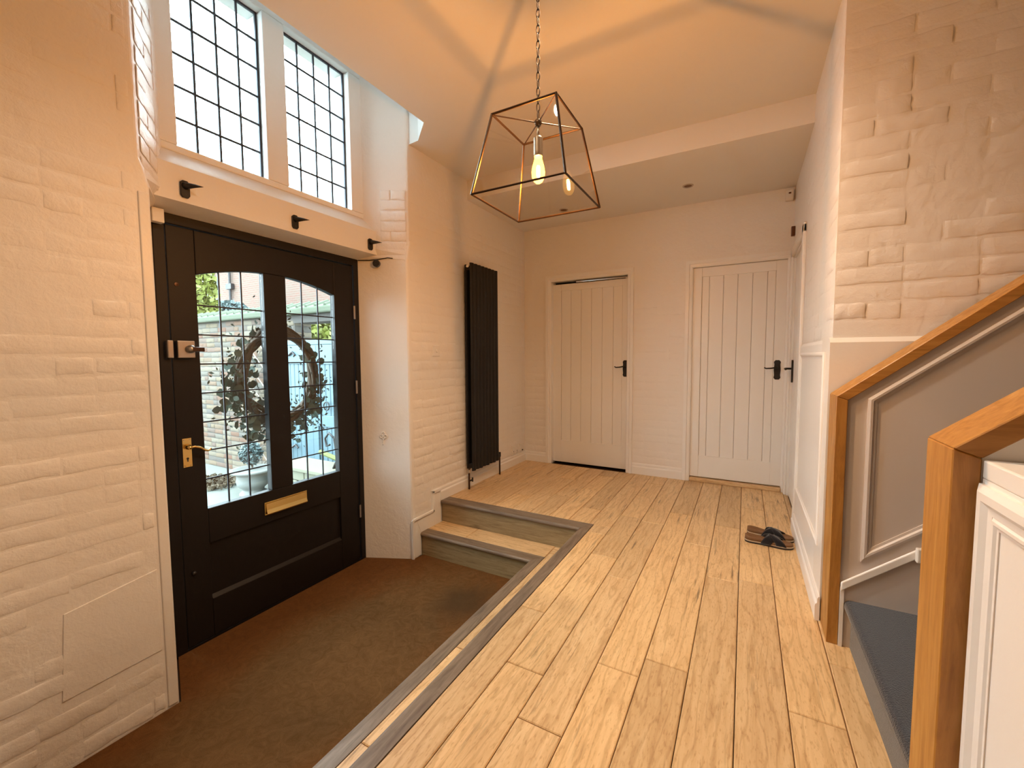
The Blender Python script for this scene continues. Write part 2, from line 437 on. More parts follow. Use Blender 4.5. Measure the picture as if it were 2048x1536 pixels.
# ---- main floor: dark base with single oak boards
fl = MB().prism([(-0.96, -2.3), (3.0, -2.3), (3.0, 4.6), (-2.4, 4.6), (-2.4, 2.79), (-0.96, 2.79)], 'z', -0.5, -0.016) \
         .box(-2.4, -0.96, -2.3, -0.6, -0.5, -0.016).build('floor', 'subfloor', origin=(0, 1, -0.5))
tag(fl, 'wide oak plank floor running from the stairs to the two white doors', 'floor', kind='structure')

def plank(parent, x0, x1, y0, y1, zt, mat, th=0.016, name='floor_board', g=0.0014, c=0.0030):
    x0 += g; x1 -= g; y0 += g; y1 -= g
    b = MB()
    rings = [[(x0, y0, zt-th), (x1, y0, zt-th), (x1, y1, zt-th), (x0, y1, zt-th)],
             [(x0, y0, zt-c), (x1, y0, zt-c), (x1, y1, zt-c), (x0, y1, zt-c)],
             [(x0+c, y0+c, zt), (x1-c, y0+c, zt), (x1-c, y1-c, zt), (x0+c, y1-c, zt)]]
    return b.loft(rings).build(name, mat, parent)

PW = 0.159
joints = {0: [1.636, 0.45, -0.9], 1: [3.74, 2.515, 0.98, -0.35], 2: [3.26, 2.467, 0.9, -0.4], 3: [2.86, 1.66, 0.35, -0.9], 4: [3.37, 1.548, 0.3, -1.0],
          5: [3.09, 2.22, 1.177, 0.1, -1.1], 6: [4.06, 3.14, 2.43, 1.384, 0.2, -0.9], 7: [2.73, 1.743, 0.55, -0.6], 8: [3.16], 9: [3.62, 4.1], 10: [3.35], 11: [3.85],
          12: [3.2, 4.0], 13: [3.55], 14: [3.95], 15: [3.4], 16: [3.75]}
for k, js in joints.items():
    x1 = 0.317-PW*k; x0 = x1-PW
    ys = sorted([YB-0.012]+js+([-2.28] if k <= 7 else [2.866]))
    for a, b in zip(ys, ys[1:]):
        xa = max(x0, -2.216)
        if x1 <= -2.2: continue
        if k == 7 and a < 2.866:                        # beside the grey border the last row is narrower
            if b > 2.866:
                plank(fl, xa, x1, 2.866, b, 0, 'oak_y')
                b = 2.866
            xa = -0.921
        if b-a < 0.02: continue
        plank(fl, xa, x1, a, b, 0, 'oak_y')
for a, b in ((-2.28, -0.9), (-0.9, 0.5), (0.5, 1.976), (1.976, 2.29)):
    plank(fl, 0.317, 0.476, a, b, 0, 'oak_y')
plank(fl, 0.317, 0.340, 2.29, 3.60, 0, 'oak_y'); plank(fl, 0.317, 0.352, 3.60, YB-0.012, 0, 'oak_y')
for x in (0.476, 0.635, 0.794, 0.953):
    plank(fl, x, x+PW, -2.28, -1.0, 0, 'oak_y')

# ---- two oak steps turning round the entrance well
st = tag(empty('entrance_steps', (-1.24, 2.5, ZE)), 'two oak steps with grey stained nosings round the sunken entrance mat', 'steps', kind='structure')
def nose_profile(e, back, zt, th=0.030, s=1):
    """(pos, z) outline; e = rounded front edge, back = rear edge"""
    r = th/2; pts = [(back, zt), (e+s*r, zt)]
    for k in range(1, 6):
        t = PI/2+PI*k/6; pts.append((e+s*r+s*r*math.cos(t), zt-r+r*math.sin(t)))
    return pts+[(e+s*r, zt-th), (back, zt-th)]
def nose_back(x0, x1, e, back, zt, mit):
    pr = nose_profile(e, back, zt); b = MB()
    r0 = [(x0, p[0], p[1]) for p in pr]; r1 = [(x1+(p[0]-e)*mit, p[0], p[1]) for p in pr]
    return b.loft([r0, r1]).build('nosing', 'nose_x', st, smooth=False)
def nose_side(y0, y1, e, back, zt, mit):
    pr = nose_profile(e, back, zt); b = MB()
    r0 = [(p[0], y0, p[1]) for p in pr]; r1 = [(p[0], y1+(p[0]-e)*mit, p[1]) for p in pr]
    return b.loft([r0, r1]).build('nosing', 'nose_y', st)
nose_back(-2.216, -0.996, 2.755, 2.865, 0.0, 0.668)
nose_side(-0.6, 2.754, -0.996, -0.9225, 0.0, 1.497)
nose_back(-2.216, -1.255, 2.495, 2.588, -0.182, 0.82)
nose_side(-0.6, 2.494, -1.255, -1.179, -0.182, 1.22)
box('riser', 'riser', st, -2.22, -0.978, 2.776, 2.790, -0.199, -0.029)
box('riser', 'oak_y', st, -0.978, -0.964, -0.6, 2.776, -0.199, -0.029)
box('riser', 'riser', st, -2.22, -1.236, 2.516, 2.530, ZE-0.01, -0.211)
box('riser', 'oak_y', st, -1.236, -1.222, -0.6, 2.516, ZE-0.01, -0.211)
for a, b in ((-2.216, -1.85), (-1.85, -1.179)):
    plank(st, a, b, 2.589, 2.776, -0.182, 'oak_x', name='tread_board')
plank(st, -1.179, -0.9785, 2.660, 2.776, -0.182, 'oak_x', name='tread_board')
for a, b in ((-0.6, 0.990), (0.990, 1.562), (1.562, 2.658)):
    plank(st, -1.1785, -0.9785, a, b, -0.182, 'oak_y', name='tread_board')
MB().box(-2.22, -0.97, 2.535, 2.77, -0.5, -0.213).box(-1.218, -0.97, -0.6, 2.535, -0.5, -0.213).build('step_core', 'subfloor', st)
box('well_end', 'trim', st, -2.229, -0.97, -0.615, -0.601, -0.45, -0.016)

fe = box('floor_entrance', 'subfloor', None, -2.64, -1.222, -0.62, 2.535, -0.47, -0.378)
tag(fe, 'dark base of the sunken entrance under the coir matting', 'floor', kind='structure')
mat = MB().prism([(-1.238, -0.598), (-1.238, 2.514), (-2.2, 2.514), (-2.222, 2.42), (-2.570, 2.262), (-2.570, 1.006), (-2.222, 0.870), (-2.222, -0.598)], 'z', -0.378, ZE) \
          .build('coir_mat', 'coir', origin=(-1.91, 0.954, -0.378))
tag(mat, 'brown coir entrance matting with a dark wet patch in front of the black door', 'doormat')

# ---- left wall, far part (radiator wall) with the splayed reveal of the entrance recess
def recess_wall(name, s0, lower, upper, label, far):
    """plan: wall end -> room corner -> inner reveal; lofted from the lower splay to the wider upper splay"""
    yc0, yi0 = lower; yc1, yi1 = upper
    def ring(yc, yi, z):
        c = 0.012*(1 if far else -1)
        return [(XL, s0, z), (XL, yc+c, z), (XL-0.003, yc+c*0.35, z), (XL-0.011, yc-c*0.3, z), (-2.577, yi, z), (-2.76, yi, z), (-2.76, s0, z)]
    rings = [ring(yc0, yi0, -0.5), ring(yc0, yi0, 1.93), ring(yc0*0.75+yc1*0.25, yi0*0.6+yi1*0.4, 1.965), ring(yc1, yi1, 2.04), ring(yc1, yi1, 3.42)]
    o = MB().loft(rings).build(name, 'wall', origin=(XL, s0, -0.5))
    return tag(o, label, 'wall', kind='structure')
wl = recess_wall('wall_left', 4.6, (2.424, 2.266), (2.448, 2.214), 'painted white brick wall behind the tall black radiator', True)
wf = recess_wall('wall_front', -2.4, (0.866, 1.0), (0.838, 1.082), 'painted white brick pier on the latch side of the black front door', False)
lay_bricks(wl, (XL, 2.45), (XL, YB), -0.18, 2.37, 1, 0.0062, seed=3, drop=0.05,
           skip=lambda x, y, z: (z < 0.12 and y > 2.62) or (z < -0.05) or (3.10 < y < 3.60 and 0.15 < z < 2.0 and False), dvar=0.75)
lay_bricks(wf, (XL, 0.05), (XL, 0.818), -0.36, 2.78, 1, 0.0056, seed=5, drop=0.08, dvar=0.85, phase=0.3,
           skip=lambda x, y, z: 0.52 < y and -0.10 < z < 0.28)
MB().prism([(0.50, -0.095), (0.52, 0.24), (0.812, 0.285), (0.815, -0.085)], 'x', XL-0.002, XL+0.0035).build('render_patch', 'wall', wf, bevel=0.003, seg=3)
MB().box(XL-0.004, XL+0.0055, 0.824, 0.862, -0.36, 1.90).build('corner_bead', 'plaster', wf, bevel=0.005, seg=3)
# bricks showing through the paint of the two upper reveals
def splay(p0, p1, z0, z1, parent, sign, seed, drop=0.05, depth=0.006):
    return lay_bricks(parent, p0, p1, z0, z1, sign, depth, seed=seed, drop=drop, dvar=0.5)
splay((-2.243, 2.438), (-2.40, 2.332), 1.99, 2.45, wl, -1, 11, 0.0, 0.005)
splay((-2.25, 0.853), (-2.47, 1.008), 1.99, 2.85, wf, 1, 12, 0.06, 0.0035)

# lintel with a sloping stone sill, then the two-light leaded window over the door
li = MB().prism([(-2.77, 1.937), (-2.577, 1.937), (-2.43, 1.966), (-2.43, 2.138), (-2.437, 2.147), (-2.506, 2.226), (-2.77, 2.226)], 'y', 0.90, 2.42).build('lintel', 'plaster', wl)
wn = tag(empty('window_1', (-2.53, 1.64, 2.226)), 'white stone mullioned window of two leaded lights above the black front door', 'window', kind='structure')
def stone_frame():
    b = MB(); X0, X1 = -2.66, -2.50
    Y0, Y1, Z0, Z1 = 0.99, 2.30, 2.226, 3.34
    lights = [(1.100, 1.557), (1.690, 2.165)]; zb, zt = 2.262, 3.215
    b.box(X0, X1, Y0, Y1, Z0, zb).box(X0, X1, Y0, Y1, zt, Z1)
    for a, c in ((Y0, lights[0][0]), (lights[0][1], lights[1][0]), (lights[1][1], Y1)): b.box(X0, X1, a, c, zb, zt)
    return b.build('stone_frame', 'stone', wn, bevel=0.006), lights, zb, zt
sf, lights, zb, zt = stone_frame()
XG = -2.557
def leaded(parent, ys, zs, top=None, xg=XG, lw=0.0045):
    """panes one by one between the lead lines; top(y) clips the upper edge"""
    for j in range(len(zs)-1):
        for i in range(len(ys)-1):
            a, c = ys[i]+0.001, ys[i+1]-0.001; z0, z1 = zs[j]+0.001, zs[j+1]-0.001
            if top and j == len(zs)-2:
                n = 5; pts = [(a, z0), (c, z0)]+[(c+(a-c)*k/n, top(c+(a-c)*k/n)) for k in range(n+1)]
            else: pts = [(a, z0), (c, z0), (c, z1), (a, z1)]
            MB().prism(pts, 'x', xg-0.0015, xg+0.0015).build('glass_pane', 'pane', parent)
    for i in range(1, len(ys)-1):
        z1 = top(ys[i]) if top else zs[-1]
        MB().box(xg-lw, xg+lw, ys[i]-lw, ys[i]+lw, zs[0], z1).build('lead_bar', 'lead', parent, bevel=0.001, seg=1)
    for j in range(1, len(zs)-1):
        MB().box(xg-lw*0.9, xg+lw*0.9, ys[0], ys[-1], zs[j]-lw, zs[j]+lw).build('lead_bar', 'lead', parent, bevel=0.001, seg=1)
for (a, c) in lights:
    leaded(wn, [a+(c-a)*k/4 for k in range(5)], [zb+(zt-zb)*k/6 for k in range(7)], lw=0.0052)
    w = 0.012                                    # thin dark steel edge round the glass
    MB().box(XG-.006, XG+.006, c-w, c, zb, zt).box(XG-.006, XG+.006, a, c-w, zt-w, zt).build('steel_edge', 'lead', wn)

# ---- black front door
d1 = tag(empty('door_1', (-2.6, 1.633, ZE)), 'black front door with two leaded glass panels and brass letter plate', 'door', kind='structure')
FX, LX = -2.572, -2.582                          # room face of the frame and of the leaf
fr = MB().box(-2.68, FX, 1.000, 1.053, ZE-0.01, 1.937).box(-2.68, FX, 2.224, 2.266, ZE-0.01, 1.937).box(-2.68, FX, 1.053, 2.224, 1.886, 1.937).build('door_frame', 'blackdoor', d1, bevel=0.004)
GL, GR = (1.188, 1.547), (1.693, 2.052)
ZG = 0.374
arch = lambda y: 1.7205-(y-1.62)**2/(2*1.298)
def leaf_part(name, pts, x0=-2.63, x1=LX, bevel=0.0035):
    return MB().prism(pts, 'x', x0, x1).build(name, 'blackdoor', d1, bevel=bevel)
leaf_part('stile', [(1.058, -0.357), (1.186, -0.357), (1.186, 1.882), (1.058, 1.882)])
leaf_part('stile', [(2.054, -0.357), (2.219, -0.357), (2.219, 1.882), (2.054, 1.882)])
leaf_part('muntin', [(1.549, ZG), (1.691, ZG), (1.691, arch(1.691)), (1.549, arch(1.549))])
top = [(1.1865, 1.882), (2.0535, 1.882)]+[(2.0535+(1.1865-2.0535)*k/16, arch(2.0535+(1.1865-2.0535)*k/16)) for k in range(17)]
leaf_part('top_rail', top)
leaf_part('lock_rail', [(1.1865, 0.178), (2.0535, 0.178), (2.0535, ZG-0.001), (1.1865, ZG-0.001)])
leaf_part('bottom_rail', [(1.1865, -0.357), (2.0535, -0.357), (2.0535, -0.143), (1.1865, -0.143)])
leaf_part('lower_panel', [(1.18, -0.15), (2.06, -0.15), (2.06, 0.185), (1.18, 0.185)], -2.622, -2.600)
MB().prism([(-2.600, -0.125), (-2.600, -0.1432), (-2.583, -0.1432)], 'y', 1.188, 2.052).build('panel_bead', 'blackdoor', d1)
for (a, c) in (GL, GR):
    leaded(d1, [a+(c-a)*k/3 for k in range(4)], [ZG]+[ZG+0.1595*k for k in range(1, 8)]+[1.72], top=arch, xg=-2.605, lw=0.0040)
# brass lever handle on its plate
hp = MB().box(LX, LX+0.004, 1.080, 1.122, 0.626, 0.780).build('handle_plate', 'brass', d1, bevel=0.0012)
MB().lathe([(0.0001, 0), (0.013, 0.0), (0.013, 0.018), (0.009, 0.022), (0.009, 0.04), (0.0001, 0.042)], (LX+0.003, 1.100, 0.735), 16, 'x').build('rose', 'brass', hp, smooth=True)
MB().tube([(LX+0.037, 1.098, 0.735), (LX+0.040, 1.120, 0.736), (LX+0.041, 1.145, 0.727), (LX+0.040, 1.168, 0.709), (LX+0.039, 1.182, 0.703), (LX+0.038, 1.193, 0.706), (LX+0.037, 1.198, 0.714)],
          lambda t: 0.0075-0.002*t, 10).build('lever', 'brass', hp, smooth=True)
MB().lathe([(0.0001, 0), (0.006, 0), (0.006, 0.0012), (0.0001, 0.0012)], (LX+0.0038, 1.101, 0.672), 14, 'x').box(LX+0.0038, LX+0.005, 1.0985, 1.1035, 0.655, 0.672).build('keyhole', 'blackplastic', hp)
for yy in (1.087, 1.115):
    for zz in (0.634, 0.772):
        MB().lathe([(0.0001, 0), (0.003, 0), (0.0025, 0.001), (0.0001, 0.001)], (LX+0.004, yy, zz), 10, 'x').build('screw', 'steel', hp)
# night latch
nl = MB().box(LX, LX+0.030, 1.072, 1.152, 1.205, 1.295).build('night_latch', 'steel', d1, bevel=0.004)
MB().box(FX, FX+0.030, 1.026, 1.052, 1.205, 1.295).build('latch_keep', 'steel', d1, bevel=0.004)
MB().lathe([(0.0001, 0), (0.022, 0), (0.022, 0.010), (0.015, 0.016), (0.015, 0.026), (0.0001, 0.027)], (LX+0.029, 1.128, 1.252), 18, 'x').build('latch_rose', 'steel', nl, smooth=True)
MB().box(LX+0.044, LX+0.056, 1.125, 1.186, 1.238, 1.262).build('latch_lever', 'copperpipe', nl, bevel=0.004)
# letter plate
lp = MB().box(LX, LX+0.005, 1.494, 1.782, 0.228, 0.309).build('letter_plate', 'brass', d1, bevel=0.002)
MB().prism([(LX+0.005, 0.302), (LX+0.009, 0.300), (LX+0.013, 0.262), (LX+0.021, 0.238), (LX+0.019, 0.232), (LX+0.010, 0.250), (LX+0.005, 0.290)], 'y', 1.502, 1.774).build('flap', 'brass', lp)
for zz in (1.54, 0.98, 0.02):
    MB().box(FX-0.002, FX+0.004, 2.212, 2.228, zz-0.05, zz+0.05).build('hinge', 'steel', d1, bevel=0.003)
MB().lathe([(0.0001, 0), (0.010, 0), (0.010, 0.003), (0.0001, 0.004)], (LX, 1.095, 1.585), 14, 'x').build('keyhole_cover', 'copperpipe', d1)
MB().lathe([(0.0001, 0), (0.011, 0), (0.009, 0.014), (0.0001, 0.016)], (LX, 1.100, 0.045), 14, 'x').build('stop_knob', 'blackplastic', d1, smooth=True)
box('threshold', 'blackdoor', d1, -2.72, -2.578, 1.0, 2.266, ZE-0.02, ZE+0.006)

# ---- ceilings
ce = MB().prism([(-2.5, -2.4), (3.1, -2.4), (3.1, 3.22), (-2.5, 3.22), (-2.5, 2.47), (-2.243, 2.471), (-2.131, 2.460), (-1.937, 2.297), (-1.928, 0.985), (-2.12, 0.82), (-2.5, 0.82)], 'z', HI, 3.40) \
         .build('ceiling', 'ceiling', origin=(0, 1, HI))
tag(ce, 'white ceiling round the pendant lamp, cut open beside the high window', 'ceiling', kind='structure')
cl = box('ceiling_lower', 'ceiling', None, -2.5, 3.1, 3.2205, 4.6, LO, 3.40)
tag(cl, 'lower white ceiling with spotlights above the two back doors', 'ceiling', kind='structure')
cs = box('ceiling_shaft', 'stone', None, -2.78, -1.85, 0.7, 2.6, 3.402, 3.46)
tag(cs, 'white top of the light shaft over the high window', 'ceiling', kind='structure')

# ---- back wall with two boarded doors
D2 = (-1.905, -1.045, 2.035); D3 = (-0.455, 0.305, 2.035)
wb = MB().box(-2.4, D2[0], YB, 4.47, -0.1, 2.7).box(D2[1], D3[0], YB, 4.47, -0.1, 2.7).box(D3[1], 0.7, YB, 4.47, -0.1, 2.7) \
         .box(D2[0], D2[1], YB, 4.47, D2[2], 2.7).box(D3[0], D3[1], YB, 4.47, D3[2], 2.7).build('wall_back', 'wall', origin=(-0.9, YB, 0))
tag(wb, 'white painted brick wall at the end of the hall holding two doors', 'wall', kind='structure')
lay_bricks(wb, (-2.218, YB), (-1.945, YB), 0.11, 1.70, 1, 0.0048, seed=21, drop=0.05)
lay_bricks(wb, (-0.992, YB), (-0.515, YB), 0.11, 1.70, 1, 0.0052, seed=22, drop=0.05)
vb = box('wall_beyond', 'void', None, -2.45, 0.75, 4.53, 4.60, -0.1, 2.7)
tag(vb, 'dark backing behind the closed doors', 'wall', kind='structure')

def architrave(parent, x0, x1, zt, w=0.062, th=0.022, y=YB):
    """three mitred lengths with a stepped profile"""
    def leg(xa, xb, inner):
        b = MB(); s = 1 if inner == 'r' else -1
        xo, xi = (xa, xb) if inner == 'r' else (xb, xa)
        pr = [(xo, y), (xo, y-th), (xo+s*w*0.45, y-th), (xo+s*w*0.55, y-th*0.7), (xo+s*w*0.85, y-th*0.6), (xi, y-th*0.35), (xi, y)]
        mz = lambda px: zt-abs(px-xi)*0+abs(px-xi)
        return b.loft([[(p[0], p[1], 0.0) for p in pr], [(p[0], p[1], mz(p[0])) for p in pr]]).build('architrave', 'trim', parent)
    leg(x0-w, x0, 'r'); leg(x1, x1+w, 'l')
    pr = [(zt+w, y), (zt+w, y-th), (zt+w*0.55, y-th), (zt+w*0.45, y-th*0.7), (zt+w*0.15, y-th*0.6), (zt, y-th*0.35), (zt, y)]
    MB().loft([[(x0-(p[0]-zt), p[1], p[0]) for p in pr], [(x1+(p[0]-zt), p[1], p[0]) for p in pr]]).build('architrave', 'trim', parent)

def boarded_door(name, x0, x1, zb_, zt_, y0, label, boards, zr0, zr1, hx, side, plate_y):
    r = tag(empty(name, ((x0+x1)/2, y0, 0)), label, 'door', kind='structure')
    th = 0.040
    xs0, xs1 = boards[0], boards[-1]
    for (a, b) in ((x0, xs0), (xs1, x1)): box('stile', 'doorwhite', r, a, b-0.0005, y0, y0+th, zb_, zt_, 0.002)
    box('top_rail', 'doorwhite', r, xs0, xs1, y0, y0+th, zr1, zt_, 0.002)
    box('bottom_rail', 'doorwhite', r, xs0, xs1, y0, y0+th, zb_, zr0, 0.002)
    for a, b in zip(boards, boards[1:]):
        box('door_board', 'doorwhite', r, a+0.0008, b-0.0008, y0+0.008, y0+0.028, zr0-0.005, zr1+0.005, 0.004, 1)
    # shaped black iron plate and lever
    hz = 1.075; w2, h2 = 0.026, 0.085
    pts = [(-w2, -h2*0.82), (-w2*0.55, -h2), (w2*0.55, -h2), (w2, -h2*0.82), (w2*0.86, -h2*0.55), (w2, 0), (w2*0.86, h2*0.55), (w2, h2*0.82), (w2*0.55, h2), (-w2*0.55, h2), (-w2, h2*0.82), (-w2*0.86, h2*0.55), (-w2, 0), (-w2*0.86, -h2*0.55)]
    hp_ = MB().prism([(hx+p[0], hz+p[1]) for p in pts], 'y', y0-0.005, y0).build('handle_plate', 'iron', r, bevel=0.0015, seg=1)
    s = side
    MB().tube([(hx, y0-0.004, hz+0.02), (hx, y0-0.045, hz+0.02), (hx+s*0.015, y0-0.052, hz+0.020), (hx+s*0.05, y0-0.052, hz+0.014), (hx+s*0.085, y0-0.050, hz+0.012), (hx+s*0.10, y0-0.049, hz+0.020)], lambda t: 0.0085-0.003*t, 8).build('lever', 'iron', hp_, smooth=True)
    return r
bx = [-1.800, -1.688, -1.571, -1.454, -1.336, -1.218, -1.120]
d2 = boarded_door('door_2', -1.897, -1.058, 0.016, 1.996, 4.392, 'white boarded door beside the radiator wall, recessed in its frame with a closer', bx, 0.262, 1.925, -1.086, -1, 4.39)
architrave(d2, D2[0]+0.012, D2[1]-0.012, D2[2]-0.012)
MB().box(D2[0], D2[0]+0.012, YB, 4.46, 0, D2[2]).box(D2[1]-0.012, D2[1], YB, 4.46, 0, D2[2]).box(D2[0], D2[1], YB, 4.46, D2[2]-0.012, D2[2]).build('door_lining', 'trim', d2)
box('door_closer', 'chrome', d2, -1.62, -1.07, 4.372, 4.385, 2.000, 2.013, 0.003)
MB().lathe([(0.0001, 0), (0.010, 0), (0.010, 0.02), (0.0001, 0.02)], (-1.075, 4.36, 2.0), 12, 'y').build('closer_pivot', 'chrome', d2)
bx = [-0.372, -0.308, -0.191, -0.076, 0.041, 0.154, 0.217]
d3 = boarded_door('door_3', -0.447, 0.299, 0.045, 2.02, 4.352, 'white boarded door with oak threshold, nearest the slippers', bx, 0.250, 1.935, 0.246, -1, 4.35)
architrave(d3, D3[0]+0.008, 0.297, D3[2]-0.012)
MB().box(D3[0], D3[0]+0.008, YB, 4.46, 0, D3[2]).box(0.299, D3[1], YB, 4.46, 0, D3[2]).box(D3[0], D3[1], YB, 4.46, D3[2]-0.012, D3[2]).build('door_lining', 'trim', d3)
box('oak_threshold', 'oak_x', d3, D3[0]+0.01, 0.30, 4.318, 4.45, 0.0, 0.036, 0.006)

# ---- right wall: brick above the dado ledge, panelled below, a third white door near the far corner
wr = MB().box(XR, 0.62, 2.50, 3.50, -0.1, HI).box(XR, 0.62, 4.285, 4.40, -0.1, HI).box(XR, 0.62, 3.50, 4.285, 2.035, HI).box(0.45, 0.62, 3.50, 4.285, -0.1, 2.035).build('wall_right', 'wall', origin=(XR, 3.4, 0))
tag(wr, 'white wall with brick above a panelled dado opposite the radiator', 'wall', kind='structure')
lay_bricks(wr, (XR, 3.425), (XR, 2.322), 1.275, 2.70, 1, 0.006, seed=31, drop=0.06)
da = MB().prism([(0.6, 0.0), (0.3225, 0.0), (0.3225, 1.255), (XR, 1.274), (0.6, 1.274)], 'y', 2.505, 3.425).build('dado', 'trim', wr)
def frame_y(parent, x, ya, yb, za, zb_, w=0.028, th=0.010, s=-1, name='panel_moulding', mat='trim'):
    """rectangular mitred bead standing on a plane x = const"""
    pr = [(0, 0), (0.0, th*0.5), (w*0.25, th), (w*0.55, th), (w*0.75, th*0.45), (w, th*0.35), (w, 0)]
    cs_ = [(ya, za), (yb, za), (yb, zb_), (ya, zb_)]; dirs = [(1, 1), (-1, 1), (-1, -1), (1, -1)]
    rings = [[(x+s*p[1], c[0]+d[0]*p[0], c[1]+d[1]*p[0]) for p in pr] for c, d in zip(cs_, dirs)]
    b = MB()
    for k in range(4): b.loft([rings[k], rings[(k+1) % 4]], cap=False)
    return b.build(name, mat, parent)
frame_y(wr, 0.3225, 2.40, 3.36, 0.30, 1.215)
d4 = tag(empty('door_4', (0.38, 3.9, 0)), 'white door seen edge-on in the right wall with black lever', 'door', kind='structure')
box('door_leaf', 'doorwhite', d4, 0.350, 0.390, 3.535, 4.25, 0.012, 2.005, 0.002)
for (a, b) in ((3.64, 3.79), (3.795, 3.94), (3.945, 4.09)): box('door_board', 'doorwhite', d4, 0.345, 0.352, a, b, 0.25, 1.85, 0.002)
box('architrave', 'trim', d4, 0.315, XR+0.001, 3.440, 3.520, 0.0, 2.075, 0.006)
box('architrave', 'trim', d4, 0.315, XR+0.001, 4.262, 4.316, 0.0, 2.075, 0.006)
box('architrave', 'trim', d4, 0.315, XR+0.001, 3.440, 4.316, 2.018, 2.085, 0.006)
MB().box(XR, 0.45, 3.505, 3.533, 0, 2.03).box(XR, 0.45, 4.252, 4.28, 0, 2.03).box(XR, 0.45, 3.505, 4.28, 2.007, 2.03).build('door_lining', 'trim', d4)
hp4 = MB().prism([(4.175, 0.985), (4.190, 0.975), (4.210, 0.975), (4.225, 0.985), (4.225, 1.150), (4.210, 1.162), (4.190, 1.162), (4.175, 1.150)], 'x', 0.338, 0.3495).build('handle_plate', 'iron', d4)
MB().tube([(0.340, 4.20, 1.09), (0.298, 4.20, 1.09), (0.292, 4.185, 1.09), (0.292, 4.13, 1.086), (0.294, 4.10, 1.090)], 0.008, 8).build('lever', 'iron', hp4, smooth=True)

# ---- stair wall (brick above a plastered ledge)
ws = box('wall_stairs', 'wall', None, XR, 3.1, 2.322, 2.50, -0.1, HI)
tag(ws, 'painted brick wall rising beside the carpeted stairs', 'wall', kind='structure')
lay_bricks(ws, (XR, 2.322), (1.50, 2.322), 1.275, 2.775, 1, 0.0062, seed=41, drop=0.08, dvar=0.85)
MB().prism([(2.504, 0.0), (2.290, 0.0), (2.290, 1.255), (2.322, 1.276), (2.504, 1.276)], 'x', 0.3225, 3.1).build('plaster_dado', 'plaster', ws)
for nm, a, lab in (('wall_hall_end', (3.0, 3.12, -2.3, 4.6, -0.1, HI), 'plain white wall closing the hall on the stair side'),
                   ('wall_rear', (-2.4, 3.1, -2.42, -2.3, -0.5, HI), 'plain white wall closing the hall opposite the two white doors')):
    tag(box(nm, 'wall', None, *a), lab, 'wall', kind='structure')

# ---- skirting boards
def skirt_profile(h, t):
    return [(0, 0), (t, 0), (t, h*0.62), (t*0.9, h*0.68), (t*0.55, h*0.74), (t*0.55, h*0.90), (t*0.3, h), (0, h)]
bl = tag(empty('baseboard_left', (XL, 3.2, 0)), 'white moulded skirting under the radiator, stepping down beside the oak steps', 'skirting', kind='structure')
pr = skirt_profile(0.112, 0.018)
MB().loft([[(XL+p[0], 2.755, p[1]) for p in pr], [(XL+p[0], YB-0.001, p[1]) for p in pr]]).build('skirting_length', 'trim', bl)
def flat_board(pts, t0, t1, name):  return MB().prism(pts, 'x', XL, XL+t1).build(name, 'trim', bl, bevel=0.003)
flat_board([(2.645, 0.112), (2.756, 0.112), (2.756, -0.18), (2.770, -0.18), (2.770, -0.195), (2.505, -0.195), (2.505, -0.18), (2.455, -0.066), (2.645, -0.066)], 0, 0.013, 'skirting_step')
flat_board([(2.405, -0.060), (2.455, -0.066), (2.505, -0.183), (2.507, ZE), (2.405, ZE)], 0, 0.014, 'skirting_end')
for a, b, c, d_ in ((2.645, 2.757, 0.086, 0.112), (2.645, 2.668, -0.066, 0.112), (2.412, 2.668, -0.066, -0.044), (2.405, 2.420, ZE, -0.05)):
    MB().box(XL+0.010, XL+0.024, a, b, c, d_).build('skirting_bead', 'trim', bl, bevel=0.005)
bb = tag(empty('baseboard_back', (-0.9, YB, 0)), 'white skirting on the end wall on both sides of the closer door', 'skirting', kind='structure')
for a, b in ((XL, -1.957), (-0.993, -0.511)):
    MB().loft([[(a, YB-p[0], p[1]) for p in pr], [(b, YB-p[0], p[1]) for p in pr]]).build('skirting_length', 'trim', bb)
br_ = tag(empty('baseboard_right', (0.32, 2.9, 0)), 'white skirting below the panelled dado, behind the slippers', 'skirting', kind='structure')
MB().loft([[(0.3225-p[0], 2.275, p[1]) for p in pr], [(0.3225-p[0], 3.438, p[1]) for p in pr]]).build('skirting_length', 'trim', br_)

# ---- staircase
SL = 0.825
sc_ = tag(empty('staircase', (0.4, 1.64, 0)), 'stairs in slate blue-grey carpet climbing to the right behind the oak newel', 'stairs', kind='structure')
for k in range(10):
    x0 = 0.405+0.2424*k; zt_ = 0.20*(k+1); r = 0.024
    pts = [(x0, 0.20*k-(0.0 if k == 0 else 0.02))]+[(x0, zt_-2*r)]
    for q in range(0, 8):
        t = -PI/2-PI*q/7; pts.append((x0-0.004+r*0.9*math.cos(t), zt_-r+r*math.sin(t)))
    pts += [(x0+0.30, zt_), (x0+0.30, 0.20*k-(0.0 if k == 0 else 0.02))]
    MB().prism(pts, 'y', 1.147, 2.118).build('carpeted_step', 'carpet', sc_)

